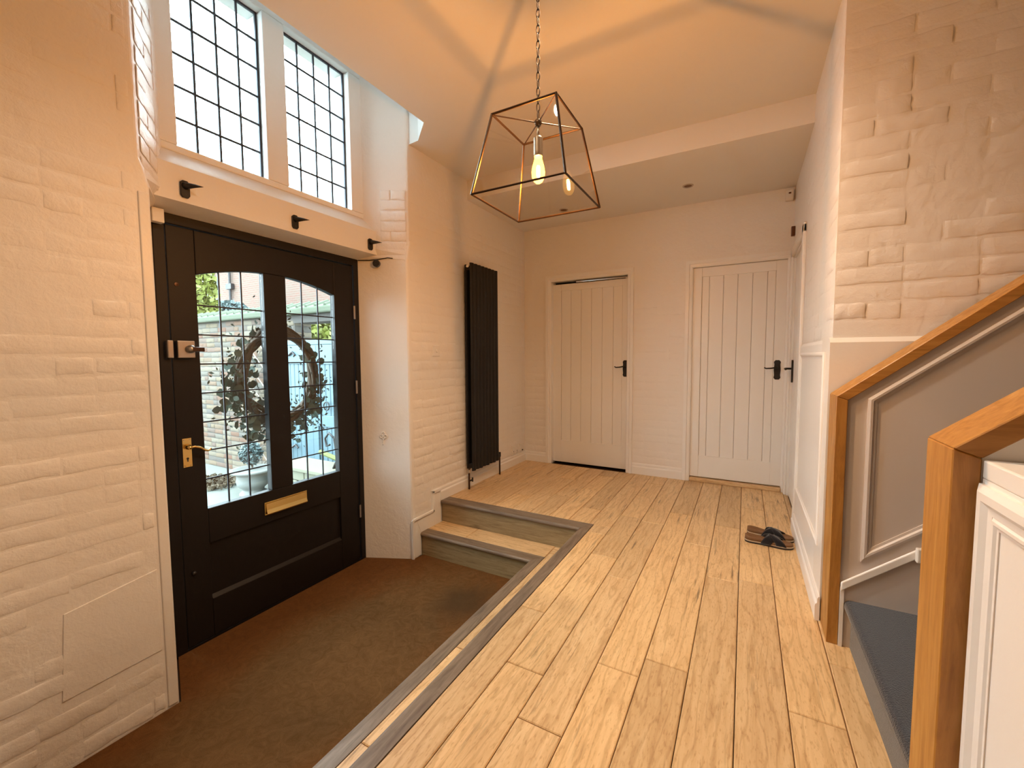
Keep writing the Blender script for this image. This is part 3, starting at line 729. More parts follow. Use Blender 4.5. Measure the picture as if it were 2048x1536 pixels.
def half_wall(name, y0, y1, label, face_y, far):
    r = tag(empty(name, (0.35, (y0+y1)/2, 0)), label, 'half wall', kind='structure')
    T = 0.038; X0 = 0.3265; Z0 = 1.034; XE = 2.9
    zt_ = lambda x: Z0+SL*(x-X0)
    vth = T*math.sqrt(1+SL*SL)*0.93
    zi = zt_(X0+T)-vth
    MB().prism([(X0, 0), (X0+T, 0), (X0+T, zi-0.0006), (X0, Z0-0.0006)], 'y', y0, y1).build('newel_board', 'trimoak_z', r, bevel=0.002, seg=1)
    MB().prism([(X0, Z0), (X0+T, zi), (XE, zt_(XE)-vth), (XE, zt_(XE))], 'y', y0, y1).build('sloping_cap', 'trimoak_x', r, bevel=0.002, seg=1)
    ins = 0.014 if far else 0.003
    MB().prism([(X0+T, 0), (XE, 0), (XE, zt_(XE)-vth), (X0+T, zi)], 'y', y0+ins, y1-ins).build('panelled_infill', 'greige' if far else 'trim', r)
    return r
hf = half_wall('balustrade_wall', 2.118, 2.272, 'oak edged stair half-wall against the brick, with a beaded grey panel', 2.135, True)
hn = half_wall('balustrade_wall', 1.025, 1.145, 'oak edged stair half-wall with thick newel, next to the white cupboard', 1.04, False)
def bead_poly(parent, pts, y, w=0.030, th=0.012, mat='trim'):
    """mitred bead along a closed outline in the plane y = const (facing -y)"""
    n = len(pts); pr = [(0, 0), (0, th*0.6), (w*0.3, th), (w*0.55, th*0.95), (w*0.7, th*0.4), (w, th*0.3), (w, 0)]
    rings = []
    for i in range(n):
        p0, p1, p2 = (Vector(pts[(i-1) % n]), Vector(pts[i]), Vector(pts[(i+1) % n]))
        a = (p1-p0).normalized(); b = (p2-p1).normalized()
        na, nb = Vector((-a.y, a.x)), Vector((-b.y, b.x)); m = (na+nb).normalized(); m = m/max(0.2, m.dot(na))
        rings.append([(p1.x+m.x*q[0], y-q[1], p1.y+m.y*q[0]) for q in pr])
    b_ = MB()
    for k in range(n): b_.loft([rings[k], rings[(k+1) % n]], cap=False)
    return b_.build('panel_moulding', mat, parent)
bead_poly(hf, [(0.428, 0.366), (2.4, 0.366+SL*1.972), (2.4, 1.028+SL*1.972), (0.428, 1.028)], 2.132, mat='greige')
# sloping skirting (string) beside the stairs
MB().prism([(0.368, 0.0), (2.6, 0.0), (2.6, 0.262+SL*2.232), (0.368, 0.262)], 'y', 2.1185, 2.133).build('stair_string', 'greige', hf)
MB().prism([(0.366, 0.235), (2.6, 0.235+SL*2.234), (2.6, 0.272+SL*2.234), (0.366, 0.272)], 'y', 2.108, 2.1195).build('string_bead', 'trim', hf, bevel=0.004)
MB().box(0.3655, 0.378, 2.1115, 2.1190, 0.0, 0.25).build('string_end', 'trim', hf)

# ---- white panelled cupboard running towards the viewpoint from the near newel
cu = tag(empty('panelled_cupboard', (0.9, 0.2, 0)), 'white panelled low cupboard butting against the thick oak newel', 'cupboard')
box('carcass', 'trim', cu, 0.3655, 1.40, -0.9, 1.0235, 0.0, 0.9858, 0.001)
box('cupboard_top', 'trim', cu, 0.3648, 1.42, -0.9, 1.0238, 0.986, 1.018, 0.003)
frame_y(cu, 0.3655, -0.55, 1.018, 0.10, 0.978, 0.045, 0.012)
frame_y(cu, 0.3655, -0.505, 0.973, 0.145, 0.933, 0.018, 0.006)

# ================================================================== THINGS INDOORS
# ---- glass lantern pendant on a chain
LXc, LYc = -0.747, 1.58
ZT, ZB, HT, HB = 2.136, 1.827, 0.134, 0.193
pl = tag(empty('pendant_light', (LXc, LYc, ZB)), 'tapered clear glass lantern with bronze frame and glowing bulb hanging on a chain', 'pendant lamp')
ct = [Vector((LXc+i*HT, LYc+j*HT, ZT)) for i, j in ((-1, -1), (1, -1), (1, 1), (-1, 1))]
cb = [Vector((LXc+i*HB, LYc+j*HB, ZB)) for i, j in ((-1, -1), (1, -1), (1, 1), (-1, 1))]
for k in range(4):
    for a, b, r in ((ct[k], ct[(k+1) % 4], 0.0045), (cb[k], cb[(k+1) % 4], 0.0040), (ct[k], cb[k], 0.0050)):
        d = (b-a).normalized()*0.002
        MB().tube([a-d, b+d], r, 6).build('frame_bar', 'lampbar', pl)
    off = 0.0
    MB().add([tuple(p) for p in (ct[k], ct[(k+1) % 4], cb[(k+1) % 4], cb[k])], [(0, 1, 2, 3)]).build('glass_pane', 'lampglass', pl)
hub = Vector((LXc, LYc, ZT-0.004))
for k in range(4): MB().tube([ct[k]+Vector((0, 0, -0.003)), hub], 0.0027, 6).build('top_rod', 'lampbar', pl)
MB().lathe([(0.0001, -0.014), (0.010, -0.013), (0.014, -0.004), (0.014, 0.006), (0.008, 0.013), (0.0001, 0.014)], hub, 16).build('hub', 'lampbar', pl, smooth=True)
MB().tube([hub+Vector((0, 0, -0.01)), hub+Vector((0, 0, -0.058))], 0.005, 10).build('stem', 'lampgrey', pl, smooth=True)
MB().lathe([(0.0001, -0.132), (0.0175, -0.132), (0.0185, -0.128), (0.0185, -0.062), (0.016, -0.056), (0.006, -0.054), (0.0001, -0.054)], hub, 24).build('lamp_holder', 'lampgrey', pl, smooth=False, bevel=0.001)
bz = hub.z-0.130
blb = MB().lathe([(0.013, 0.0), (0.0145, -0.006), (0.018, -0.020), (0.0245, -0.043), (0.0275, -0.062), (0.0255, -0.082), (0.018, -0.098), (0.008, -0.106), (0.0002, -0.1075)], (LXc, LYc, bz), 24).build('bulb', 'bulbglass', pl, smooth=True)
MB().lathe([(0.0002, -0.036), (0.005, -0.038), (0.0070, -0.046), (0.0078, -0.060), (0.0070, -0.074), (0.005, -0.082), (0.0002, -0.084)], (LXc, LYc, bz), 10).build('filament_glow', 'glow', blb, smooth=True)
z = hub.z+0.012; k = 0
link = None
while z < HI-0.03:
    h = 0.0175
    path = [(math.cos(t)*0.0068*(1 if k % 2 else 0), math.cos(t)*0.0068*(0 if k % 2 else 1), math.sin(t)*h) for t in [2*PI*q/12 for q in range(12)]]
    MB().tube([(LXc+p[0], LYc+p[1], z+h+p[2]) for p in path], 0.0021, 5, closed=True).build('chain_link', 'lampbar', pl, smooth=True)
    z += 2*h-0.0055; k += 1
MB().lathe([(0.0001, 0), (0.012, 0), (0.045, 0.018), (0.05, 0.03), (0.0001, 0.03)], (LXc, LYc, HI-0.030), 24).build('ceiling_rose', 'lampbar', pl, smooth=True)

# ---- tall black radiator
ra = tag(empty('radiator', (-2.16, 3.34, 0.17)), 'tall black vertical column radiator on the white brick wall', 'radiator')
RY0, RY1 = 3.112, 3.578; n = 8; w = (RY1-RY0)/n
for k in range(n):
    a = RY0+k*w
    pts = [(-2.140, a+0.001)]+[(-2.1335+0.0125*math.sin(PI*q/6)**0.6 if 0 < q < 6 else -2.1335, a+0.002+(w-0.004)*q/6) for q in range(7)]+[(-2.140, a+w-0.001)]
    MB().prism(pts, 'z', 0.172+0.004*(k % 2), 2.030).build('radiator_column', 'rad', ra)
for k in range(n):
    a = RY0+k*w
    MB().box(-2.198, -2.178, a+0.003, a+w-0.003, 0.185, 2.02).build('radiator_column', 'rad', ra, bevel=0.006)
for zz in (0.215, 1.985):
    MB().box(-2.180, -2.138, RY0+0.004, RY1-0.004, zz-0.02, zz+0.02).build('header_pipe', 'rad', ra, bevel=0.008)
    for ya in (RY0+0.08, RY1-0.12): MB().box(-2.2225, -2.198, ya, ya+0.04, zz-0.03, zz+0.03).build('wall_bracket', 'rad', ra)
MB().lathe([(0.0001, -0.012), (0.011, -0.012), (0.011, 0.004), (0.0001, 0.005)], (-2.160, RY0+0.003, 2.000), 16, 'y').build('bleed_plug', 'plastic', ra)
for yy, hz in ((3.118, 0.09), (3.665, 0.20)):
    xx = -2.175
    if hz < 0.1:
        MB().tube([(xx, yy, 0.0), (xx, yy, 0.150), (xx, yy+0.005, 0.185), (-2.16, yy+0.02, 0.21)], 0.0085, 10).build('feed_pipe', 'copperpipe', ra, smooth=True)
        vb_ = MB().tube([(xx, yy, 0.075), (xx+0.012, yy+0.035, 0.078)], 0.008, 8).build('valve', 'iron', ra)
        MB().tube([(xx+0.013, yy+0.036, 0.062), (xx+0.013, yy+0.036, 0.100)], 0.007, 8).build('valve_key', 'iron', vb_)
        MB().lathe([(0.0001, 0), (0.012, 0), (0.012, 0.03), (0.0001, 0.03)], (xx, yy, 0.150), 12).build('valve_nut', 'chrome', ra)
    else:
        MB().tube([(xx, yy, 0.0), (xx, yy, 0.19), (xx, yy-0.02, 0.215), (-2.165, yy-0.075, 0.215)], 0.0085, 10).build('feed_pipe', 'copperpipe', ra, smooth=True)
        MB().lathe([(0.0001, 0), (0.013, 0), (0.013, 0.045), (0.0001, 0.045)], (xx, yy, 0.185), 12).build('valve', 'iron', ra)

# ---- switch, sockets, sensors
sw = box('light_switch', 'plastic', None, XL, XL+0.012, 2.690, 2.782, 1.210, 1.300, 0.004); tag(sw, 'white light switch on the brick between the recess and the radiator', 'switch')
MB().prism([(XL+0.012, 1.240), (XL+0.019, 1.246), (XL+0.013, 1.270), (XL+0.012, 1.270)], 'y', 2.727, 2.745).build('rocker', 'plastic', sw)
so = box('power_socket', 'plastic', None, XL, XL+0.016, 4.000, 4.150, 0.120, 0.225, 0.004); tag(so, 'white double power socket low on the wall past the radiator', 'socket')
for yy in (4.036, 4.114):
    MB().box(XL+0.0155, XL+0.017, yy-0.004, yy+0.004, 0.150, 0.163).box(XL+0.0155, XL+0.017, yy-0.014, yy-0.006, 0.135, 0.139).box(XL+0.0155, XL+0.017, yy+0.006, yy+0.014, 0.135, 0.139).build('socket_holes', 'blackplastic', so)
    MB().box(XL+0.016, XL+0.020, yy-0.006, yy+0.006, 0.195, 0.210).build('rocker', 'plastic', so, bevel=0.001)
so2 = box('cable_outlet', 'plastic', None, XL, XL+0.014, 4.195, 4.285, 0.125, 0.215, 0.004); tag(so2, 'white single cable outlet in the far corner above the skirting', 'socket')
MB().box(XL+0.014, XL+0.024, 4.232, 4.248, 0.132, 0.146).build('plug', 'blackplastic', so2, bevel=0.002)
pi = box('motion_sensor', 'plastic', None, 0.262, 0.318, 4.292, 4.340, 2.497, 2.585, 0.006); tag(pi, 'cream motion sensor box high in the corner over the white doors', 'sensor')
box('lens', 'brownplastic', pi, 0.282, 0.300, 4.2885, 4.293, 2.548, 2.562, 0.002)
cs2 = box('contact_sensor', 'brownplastic', None, 0.306, 0.335, 4.245, 4.280, 2.190, 2.268, 0.005); tag(cs2, 'small brown plastic sensor on the right wall above the edge-on door', 'sensor')
bx1 = box('junction_box', 'plastic', None, -2.560, -2.520, 0.985, 1.035, 1.868, 1.936, 0.004); tag(bx1, 'small white box under the lintel at the latch corner of the black door', 'box')
rv = lambda t, z, off=0.0: Vector((-2.577+0.348*t, 2.266+0.158*t, z))+Vector((0.413, -0.911, 0)).normalized()*off   # point on the lower right reveal
ds = MB().lathe([(0.0001, 0), (0.013, 0), (0.013, 0.014), (0.026, 0.018), (0.027, 0.040), (0.023, 0.045), (0.006, 0.046), (0.0001, 0.044)], (0, 0, 0), 24)
ang = math.atan2(-0.911, 0.413)
ds.xform(Matrix.Translation(rv(0.42, 1.900)) @ Matrix.Rotation(ang, 4, 'Z') @ Matrix.Rotation(PI/2, 4, 'Y'))
tag(ds.build('door_bumper', 'blackplastic'), 'round black knob on the white reveal at the top hinge corner of the front door', 'door stop')
tag(MB().tube([rv(0.02, 1.932, 0.006), rv(0.25, 1.930, 0.006), rv(0.45, 1.936, 0.006), rv(0.62, 1.945, 0.006), rv(0.72, 1.940, 0.006)], 0.004, 6).build('cable', 'blackplastic', smooth=True), 'thin dark cable tucked under the lintel above the black knob', 'cable')
# key-shaped hook painted over with the wall
kh = MB()
kc = rv(0.44, 0.585, 0.004); tu = Vector((0.911, 0.413, 0)).normalized(); up = Vector((0, 0, 1))
def ring(c, r, rr=0.0050): kh.tube([c+tu*math.cos(t)*r+up*math.sin(t)*r for t in [2*PI*q/14 for q in range(14)]], rr, 6, closed=True)
ring(kc+up*0.032, 0.013); ring(kc-tu*0.016+up*0.012, 0.012); ring(kc+tu*0.016+up*0.012, 0.012); ring(kc-up*0.002, 0.009)
nrm = Vector((0.413, -0.911, 0)).normalized()
kh.tube([kc-up*0.008, kc-up*0.045, kc-up*0.052+nrm*0.012, kc-up*0.040+nrm*0.020+tu*0.006], 0.004, 6)
tag(kh.build('key_hook', 'plaster', smooth=True), 'white painted trefoil key hook on the smooth reveal beside the black door', 'hook')
# three black spiked brackets on the lintel
for i, (yy, lab) in enumerate(((1.086, 'black iron bracket on the lintel closest to the latch side of the door'), (1.665, 'black iron bracket on the lintel at the middle of the door'), (2.255, 'black iron bracket on the lintel closest to the hinge side of the door'))):
    zc = 2.028; x = -2.43
    h = MB().prism([(yy-0.020, zc-0.028), (yy-0.012, zc-0.040), (yy+0.012, zc-0.040), (yy+0.020, zc-0.028), (yy+0.020, zc+0.032), (yy+0.010, zc+0.042), (yy-0.010, zc+0.042), (yy-0.020, zc+0.032)], 'x', x, x+0.012).build('lintel_bracket', 'iron', bevel=0.002)
    tag(h, lab, 'bracket', 'iron brackets on the lintel')
    MB().tube([(x+0.006, yy, zc+0.016), (x+0.028, yy+0.008, zc+0.016), (x+0.048, yy+0.026, zc+0.017), (x+0.070, yy+0.052, zc+0.017)], lambda t: 0.0175*(1-t)**0.75+0.0008, 10).build('spike', 'iron', h, smooth=True)
    MB().lathe([(0.0001, 0), (0.004, 0), (0.003, 0.003), (0.0001, 0.003)], (x+0.010, yy, zc-0.024), 10, 'x').build('screw', 'blackplastic', h)

# ---- two ceiling spotlights (switched off)
for (x, y, lab) in ((-0.454, 3.865, 'unlit recessed ceiling spotlight in front of the oak threshold door'), (-1.569, 3.885, 'unlit recessed ceiling spotlight in front of the recessed closer door')):
    s = tag(empty('recessed_spotlight', (x, y, LO)), lab, 'spotlight', 'recessed ceiling spotlights')
    MB().lathe([(0.030, -0.0005), (0.032, -0.005), (0.041, -0.006), (0.044, -0.001), (0.044, 0.0)], (x, y, LO), 24).build('bezel', 'bezelgrey', s, smooth=True)
    MB().lathe([(0.0001, -0.002), (0.031, -0.002), (0.031, 0.0), (0.0001, 0.0)], (x, y, LO), 20).build('lamp_face', 'brownplastic', s)

# two unseen lit spotlights added as warm fill for floor and lower walls
def fill_spot(x, y, lab, power=1.0):
    s = tag(empty('recessed_spotlight', (x, y, HI)), lab, 'spotlight', 'recessed ceiling spotlights')
    MB().lathe([(0.034, -0.0005), (0.036, -0.005), (0.045, -0.006), (0.048, -0.001), (0.048, 0.0)], (x, y, HI), 24).build('bezel', 'chrome', s, smooth=True)
    MB().lathe([(0.0001, -0.002), (0.034, -0.002), (0.034, 0.0), (0.0001, 0.0)], (x, y, HI), 20).build('lamp_face', 'fillglow', s)
    ld = bpy.data.lights.new('fill_beam', 'SPOT'); ld.energy = FILL_POWER*power; ld.color = FILL_COLOR; ld.spot_size = math.radians(152); ld.spot_blend = 1.0; ld.shadow_soft_size = 0.035
    lo = bpy.data.objects.new('fill_beam', ld); COL.objects.link(lo); lo.parent = s; lo.location = (0, 0, -0.012)
fill_spot(-0.50, 1.72, 'added recessed fill spotlight above the boards between stairs and pendant', 1.35)
fill_spot(-0.90, 0.90, 'added recessed fill spotlight above the edge of the sunken entrance', 0.82)

# ---- slippers
def slipper(heel, ang, label):
    r = tag(empty('slipper', (heel[0], heel[1], 0.0)), label, 'slipper', 'pair of slippers by the dado')
    ctl = [(0.0, 0.0), (0.008, 0.021), (0.032, 0.033), (0.080, 0.033), (0.125, 0.033), (0.170, 0.042), (0.210, 0.045), (0.244, 0.033), (0.264, 0.008), (0.262, -0.014), (0.240, -0.034), (0.205, -0.043), (0.160, -0.039), (0.110, -0.031), (0.065, -0.031), (0.030, -0.031), (0.008, -0.020)]
    out = []
    for i in range(len(ctl)):                          # smooth closed outline through the control points
        p0, p1, p2, p3 = (Vector(ctl[(i+k-1) % len(ctl)]) for k in range(4))
        for t in (0.0, 0.5):
            out.append(tuple(0.5*((2*p1)+(p2-p0)*t+(2*p0-5*p1+4*p2-p3)*t*t+(3*p1-p0-3*p2+p3)*t**3)))
    T = Matrix.Translation(Vector((heel[0], heel[1], 0))) @ Matrix.Rotation(ang, 4, 'Z')
    def lay(z0, z1, s, name, mat, heelup=0.0):
        cx, cy = 0.13, 0.0
        f = lambda p, q: (cx+(p[0]-cx)*q, cy+(p[1]-cy)*q)
        b = MB(); m = []
        for zz, q in ((z0, s), (z1, s)):
            m.append([(f(p, q)[0], f(p, q)[1], zz+(heelup*max(0, 1-p[0]/0.10) if zz == z1 else 0)) for p in out])
        return b.loft(m).xform(T).build(name, mat, r, bevel=0.0015, seg=1)
    lay(0.0, 0.010, 1.0, 'outsole', 'rubber'); lay(0.0102, 0.018, 1.02, 'midsole', 'midsole'); 
    # cork footbed with a raised rim round the heel
    b = MB(); cx = 0.13
    rim = lambda p: 0.030+0.016*max(0.0, 1-p[0]/0.13)
    R = []
    for q, zf in ((1.0, lambda p: 0.0182), (0.99, rim), (0.93, lambda p: rim(p)+0.001), (0.86, lambda p: 0.027), (0.3, lambda p: 0.025)):
        R.append([(cx+(p[0]-cx)*q, p[1]*q, zf(p)) for p in out])
    b.loft(R).xform(T).build('footbed', 'cork', r, smooth=True)
    for (xa, xb, seed) in ((0.115, 0.200, 0), (0.200, 0.120, 1)):           # crossed felt bands
        N = 16; rows = []
        for q in range(N+1):
            t = q/N; xx = xa+(xb-xa)*t; yy = -0.045*math.cos(PI*t)
            hz = 0.016+0.048*math.sin(PI*t)**0.8+0.0025*seed
            sl = 0.010*math.sin(PI*t); hw = 0.027
            rows.append([(xx-hw, yy, hz), (xx-hw*0.4, yy, hz+0.003), (xx+hw*0.4, yy, hz+0.002-sl*0.7), (xx+hw, yy, hz-0.002-sl), (xx+hw, yy*0.93, hz-0.005-sl), (xx-hw, yy*0.93, hz-0.003)])
        MB().loft(rows).xform(T).build('crossed_strap', 'felt', r, smooth=True)
    return r
slipper((0.026, 3.075), math.radians(-1), 'black crossed-strap slipper lying farther from the white doors')
slipper((0.040, 3.222), math.radians(-9), 'black crossed-strap slipper lying closer to the white doors')

# small odd fitting by the stairs
tag(box('string_fitting', 'plastic', None, 0.585, 0.615, 2.085, 2.108, 0.415, 0.470, 0.004), 'small white fitting on the sloping stair skirting behind the oak newel', 'fitting')

# ================================================================== OUTDOORS (seen through the door glass)
GZ = -0.50
gr = box('ground', 'paving', None, -40, -2.765, -20, 30, GZ-0.2, GZ)
tag(gr, 'pale paving of the front garden outside the door', 'ground', kind='structure')
gw = MB().box(-11.0, -5.20, 3.51, 3.75, GZ, 1.76).box(-4.10, -2.80, 3.51, 3.75, GZ, 1.76).build('garden_wall', 'mortar', origin=(-5, 3.51, GZ))
tag(gw, 'old buff brick garden wall with a mossy coping outside the front door', 'garden wall')
lay_bricks(gw, (-7.75, 3.51), (-5.55, 3.51), GZ, 1.76, 1, 0.014, seed=51, drop=0.0, meshes=GBR, dvar=0.6)
lay_bricks(gw, (-5.55, 3.51), (-5.20, 3.51), 1.18, 1.76, 1, 0.014, seed=52, drop=0.0, meshes=GBR, dvar=0.6)
lay_bricks(gw, (-5.20, 3.515), (-5.20, 3.75), 0.95, 1.70, 1, 0.012, seed=53, drop=0.0, meshes=GBR, dvar=0.6)
MB().prism([(3.43, 1.76), (3.83, 1.76), (3.83, 1.82), (3.63, 1.92), (3.43, 1.845)], 'x', -11.0, -2.8).build('coping', 'coping', gw, bevel=0.02)
MB().box(-5.22, -4.08, 3.50, 3.76, 1.66, 1.758).build('gate_beam', 'darkbeam', gw)
# roof tiles on top of the coping catch a wavy edge
cp = MB()
for k in range(34):
    x = -9.0+k*0.18; cp.tube([(x, 3.44, 1.845), (x, 3.63, 1.925)], 0.028, 6)
cp.build('ridge_rolls', 'coping', gw)
# blue gate
ga = tag(empty('garden_gate', (-4.75, 3.40, GZ)), 'pale blue boarded garden gate standing against the brick wall', 'gate')
gx0, gx1, gz0, gz1, gy = -5.42, -4.02, GZ+0.03, 1.425, 3.40
for a, b, c, d_ in ((gx0, gx1, gz1-0.06, gz1), (gx0, gx1, gz1-0.30, gz1-0.062), (gx0, gx1, gz0, gz0+0.22), (gx0, gx1, 0.36, 0.50)):
    MB().box(a, b, gy-0.030, gy, c, d_).build('rail', 'gateblue', ga, bevel=0.006)
for a in (gx0, -4.80, -4.70, gx1-0.11):
    MB().box(a, a+0.10, gy-0.034, gy, gz0, gz1-0.063).build('stile', 'gateblue', ga, bevel=0.006)
x = gx0+0.105
while x < gx1-0.12:
    MB().box(x, x+0.082, gy-0.012, gy+0.012, gz0+0.02, gz1-0.1).build('gate_board', 'gateblue', ga, bevel=0.008, seg=1); x += 0.085
for zz in (1.24, 0.05):
    MB().tube([(-5.30, gy-0.042, zz), (-5.12, gy-0.042, zz), (-5.05, gy-0.042, zz+0.04), (-5.00, gy-0.042, zz)], 0.012, 6).build('strap_hinge', 'iron', ga)
MB().tube([(-4.42+0.05*math.cos(t), gy-0.045, 0.62+0.05*math.sin(t)) for t in [2*PI*q/14 for q in range(14)]], 0.008, 6, closed=True).build('ring_handle', 'iron', ga)
# far brick house beyond the wall
ho = tag(empty('brick_house', (-12, 9.0, GZ)), 'red brick house with pale quoins beyond the garden wall', 'house')
MB().box(-18.4, -2.0, 9.0, 15.0, GZ, 5.2).build('house_wall', 'housebrick', ho)
MB().prism([(8.7, 5.2), (15.3, 5.2), (12.0, 6.6)], 'x', -18.7, -1.7).build('roof', 'rooftile', ho)
for k in range(19):
    w_ = 0.42 if k % 2 else 0.26
    MB().box(-18.42, -18.42+w_, 8.97, 9.02, GZ+0.3*k, GZ+0.3*k+0.285).build('quoin', 'urn', ho)
MB().tube([(-17.0, 8.92, GZ), (-17.0, 8.92, 5.1)], 0.045, 8).build('drainpipe', 'iron', ho)
MB().box(-17.18, -16.82, 8.86, 8.98, 3.80, 4.0).build('hopper', 'iron', ho)
for (a, b) in ((-7.4, -6.3), (-4.6, -3.5)):
    wd = MB().box(a, b, 8.95, 9.01, 2.9, 4.5).build('window', 'urn', ho); MB().box(a+0.08, b-0.08, 8.93, 8.96, 2.98, 4.42).build('pane', 'lead', wd)

def leaf_cloud(name, mat, parent, c, rad, n, size, seed, box_like=False):
    rng = random.Random(seed); b = MB()
    for i in range(n):
        while True:
            p = Vector((rng.uniform(-1, 1), rng.uniform(-1, 1), rng.uniform(-1, 1)))
            l = max(abs(p.x), abs(p.y), abs(p.z)) if box_like else p.length
            if 0.45 < l < 1: break
        p = Vector((p.x*rad[0], p.y*rad[1], p.z*rad[2]))+Vector(c)
        d = Vector((rng.gauss(0, 1), rng.gauss(0, 1), rng.gauss(0, 1))).normalized(); u = d.orthogonal().normalized()
        u.rotate(Matrix.Rotation(rng.uniform(0, 6.28), 3, d)); w_ = d.cross(u); s = size*rng.uniform(0.6, 1.3)
        b.add([p-u*s, p+w_*s*0.5, p+u*s, p-w_*s*0.5], [(0, 1, 2, 3)])
    o = b.build(name, mat, parent); o['kind'] = 'stuff'; return o
bu = tag(empty('yellow_bush', (-7.0, 5.2, GZ)), 'bright yellow-green bush behind the blue gate', 'bush')
leaf_cloud('foliage', 'yellowleaf', bu, (-7.0, 5.2, 1.15), (1.05, 0.7, 0.92), 5000, 0.07, 3)
MB().tube([(-7.0, 5.2, GZ), (-7.0, 5.2, 1.2)], 0.05, 8).build('stem', 'twig', bu)
tr = tag(empty('tree', (-13.7, 6.0, GZ)), 'yellow-green tree at the end of the brick house', 'tree')
leaf_cloud('foliage', 'yellowleaf', tr, (-13.7, 6.0, 2.6), (1.1, 0.7, 1.9), 6000, 0.10, 4)
MB().tube([(-13.7, 6.0, GZ), (-13.7, 6.0, 2.4)], 0.12, 8).build('trunk', 'twig', tr)
sh = tag(empty('shrub', (-14.0, 7.8, GZ)), 'blue-green shrub in front of the brick house', 'shrub')
leaf_cloud('foliage', 'blueleaf', sh, (-14.9, 7.8, 2.55), (0.8, 0.5, 0.55), 2200, 0.09, 5)
MB().tube([(-14.9, 7.8, GZ), (-14.9, 7.8, 2.4)], 0.06, 8).build('stem', 'twig', sh)

# trellis strips on the wall
te = tag(empty('trellis', (-5.85, 3.49, GZ)), 'wooden diagonal trellis fixed to the garden wall', 'trellis')
for k in range(7):
    zz = -0.42+k*0.26
    MB().tube([(-6.10, 3.468, zz), (-5.62, 3.468, zz+0.42)], 0.010, 4).build('slat', 'slatwood', te)
    MB().tube([(-6.10, 3.448, zz+0.42), (-5.62, 3.448, zz)], 0.010, 4).build('slat', 'slatwood', te)
# white urn with a glaucous plant, small ochre finial pot
ur = tag(empty('garden_urn', (-5.36, 2.98, GZ)), 'white stone urn planter on the paving by the garden wall', 'urn')
MB().lathe([(0.0001, 0), (0.155, 0), (0.155, 0.03), (0.115, 0.06), (0.125, 0.09), (0.175, 0.13), (0.185, 0.19), (0.175, 0.25), (0.200, 0.285), (0.245, 0.30), (0.250, 0.325), (0.215, 0.33), (0.185, 0.305), (0.0001, 0.325)], (-5.36, 2.98, GZ), 32).build('bowl', 'urn', ur, smooth=True)
up_ = tag(empty('urn_plant', (-5.40, 3.00, GZ+0.327)), 'blue-grey leafy plant growing in the white urn', 'plant')
leaf_cloud('foliage', 'blueleaf', up_, (-5.40, 2.99, GZ+0.515), (0.13, 0.13, 0.15), 700, 0.028, 6)
MB().tube([(-5.38, 2.985, GZ+0.327), (-5.39, 2.99, GZ+0.5)], 0.012, 6).build('stem', 'twig', up_)
po = tag(empty('finial_pot', (-5.00, 3.14, GZ)), 'small ochre ball-shaped pot beside the white urn', 'pot')
MB().lathe([(0.0001, 0), (0.085, 0), (0.085, 0.03), (0.05, 0.06), (0.05, 0.10), (0.095, 0.15), (0.105, 0.20), (0.09, 0.25), (0.05, 0.28), (0.0001, 0.285)], (-5.00, 3.14, GZ), 24).build('body', 'terracotta', po, smooth=True)
MB().box(-5.10, -4.90, 3.04, 3.24, GZ, GZ+0.05).build('plinth', 'urn', po)
# stone block wall, mossy post, iron scroll
sbw = tag(empty('stone_edging', (-3.75, 2.85, GZ)), 'low sandstone block wall in front of the blue gate', 'stone wall')
for r in range(5):
    x = -4.30-0.12*(r % 2)
    for k, w_ in enumerate((0.33, 0.27, 0.36, 0.30)):
        MB().box(x, x+w_-0.008, 2.72, 3.00, GZ+0.105*r, GZ+0.105*r+0.100).build('stone_block', 'sandstone', sbw, bevel=0.012); x += w_
MB().box(-4.45, -3.05, 2.68, 3.03, GZ+0.527, GZ+0.572).build('coping_slab', 'sandstone', sbw, bevel=0.010)
mp = MB().tube([(-3.72, 3.16, GZ), (-3.72, 3.16, 0.12), (-3.73, 3.16, 0.46)], 0.028, 8).tube([(-4.35, 3.20, 0.10), (-3.72, 3.14, 0.02)], 0.028, 8)
tag(mp.build('mossy_branch', 'moss'), 'bright mossy branch and stake behind the sandstone wall', 'branch')
sc2 = MB(); c0 = Vector((-3.66, 2.84, GZ+0.573))
sc2.tube([c0+Vector((0.0, 0, 0)), c0+Vector((0.05, 0, 0.08)), c0+Vector((0.05, 0, 0.18)), c0+Vector((0.02, 0, 0.30)), c0+Vector((0.05, 0, 0.36))], lambda t: 0.016-0.006*t, 8)
sc2.tube([c0+Vector((0.03, 0, 0.31)), c0+Vector((-0.06, 0, 0.36)), c0+Vector((-0.12, 0, 0.30)), c0+Vector((-0.10, 0, 0.22)), c0+Vector((-0.05, 0, 0.24))], 0.011, 8)
sc2.tube([c0+Vector((0.04, 0, 0.33)), c0+Vector((0.12, 0, 0.35)), c0+Vector((0.14, 0, 0.27)), c0+Vector((0.10, 0, 0.24))], 0.011, 8)
tag(sc2.build('iron_scroll', 'iron', smooth=True), 'dark iron scroll ornament standing on the sandstone wall', 'ornament')
ll = leaf_cloud('leaf_litter', 'litter', None, (-6.25, 2.95, GZ+0.045), (0.42, 0.30, 0.045), 600, 0.035, 9); tag(ll, 'heap of dead brown leaves at the foot of the garden wall', 'leaves', kind='stuff')

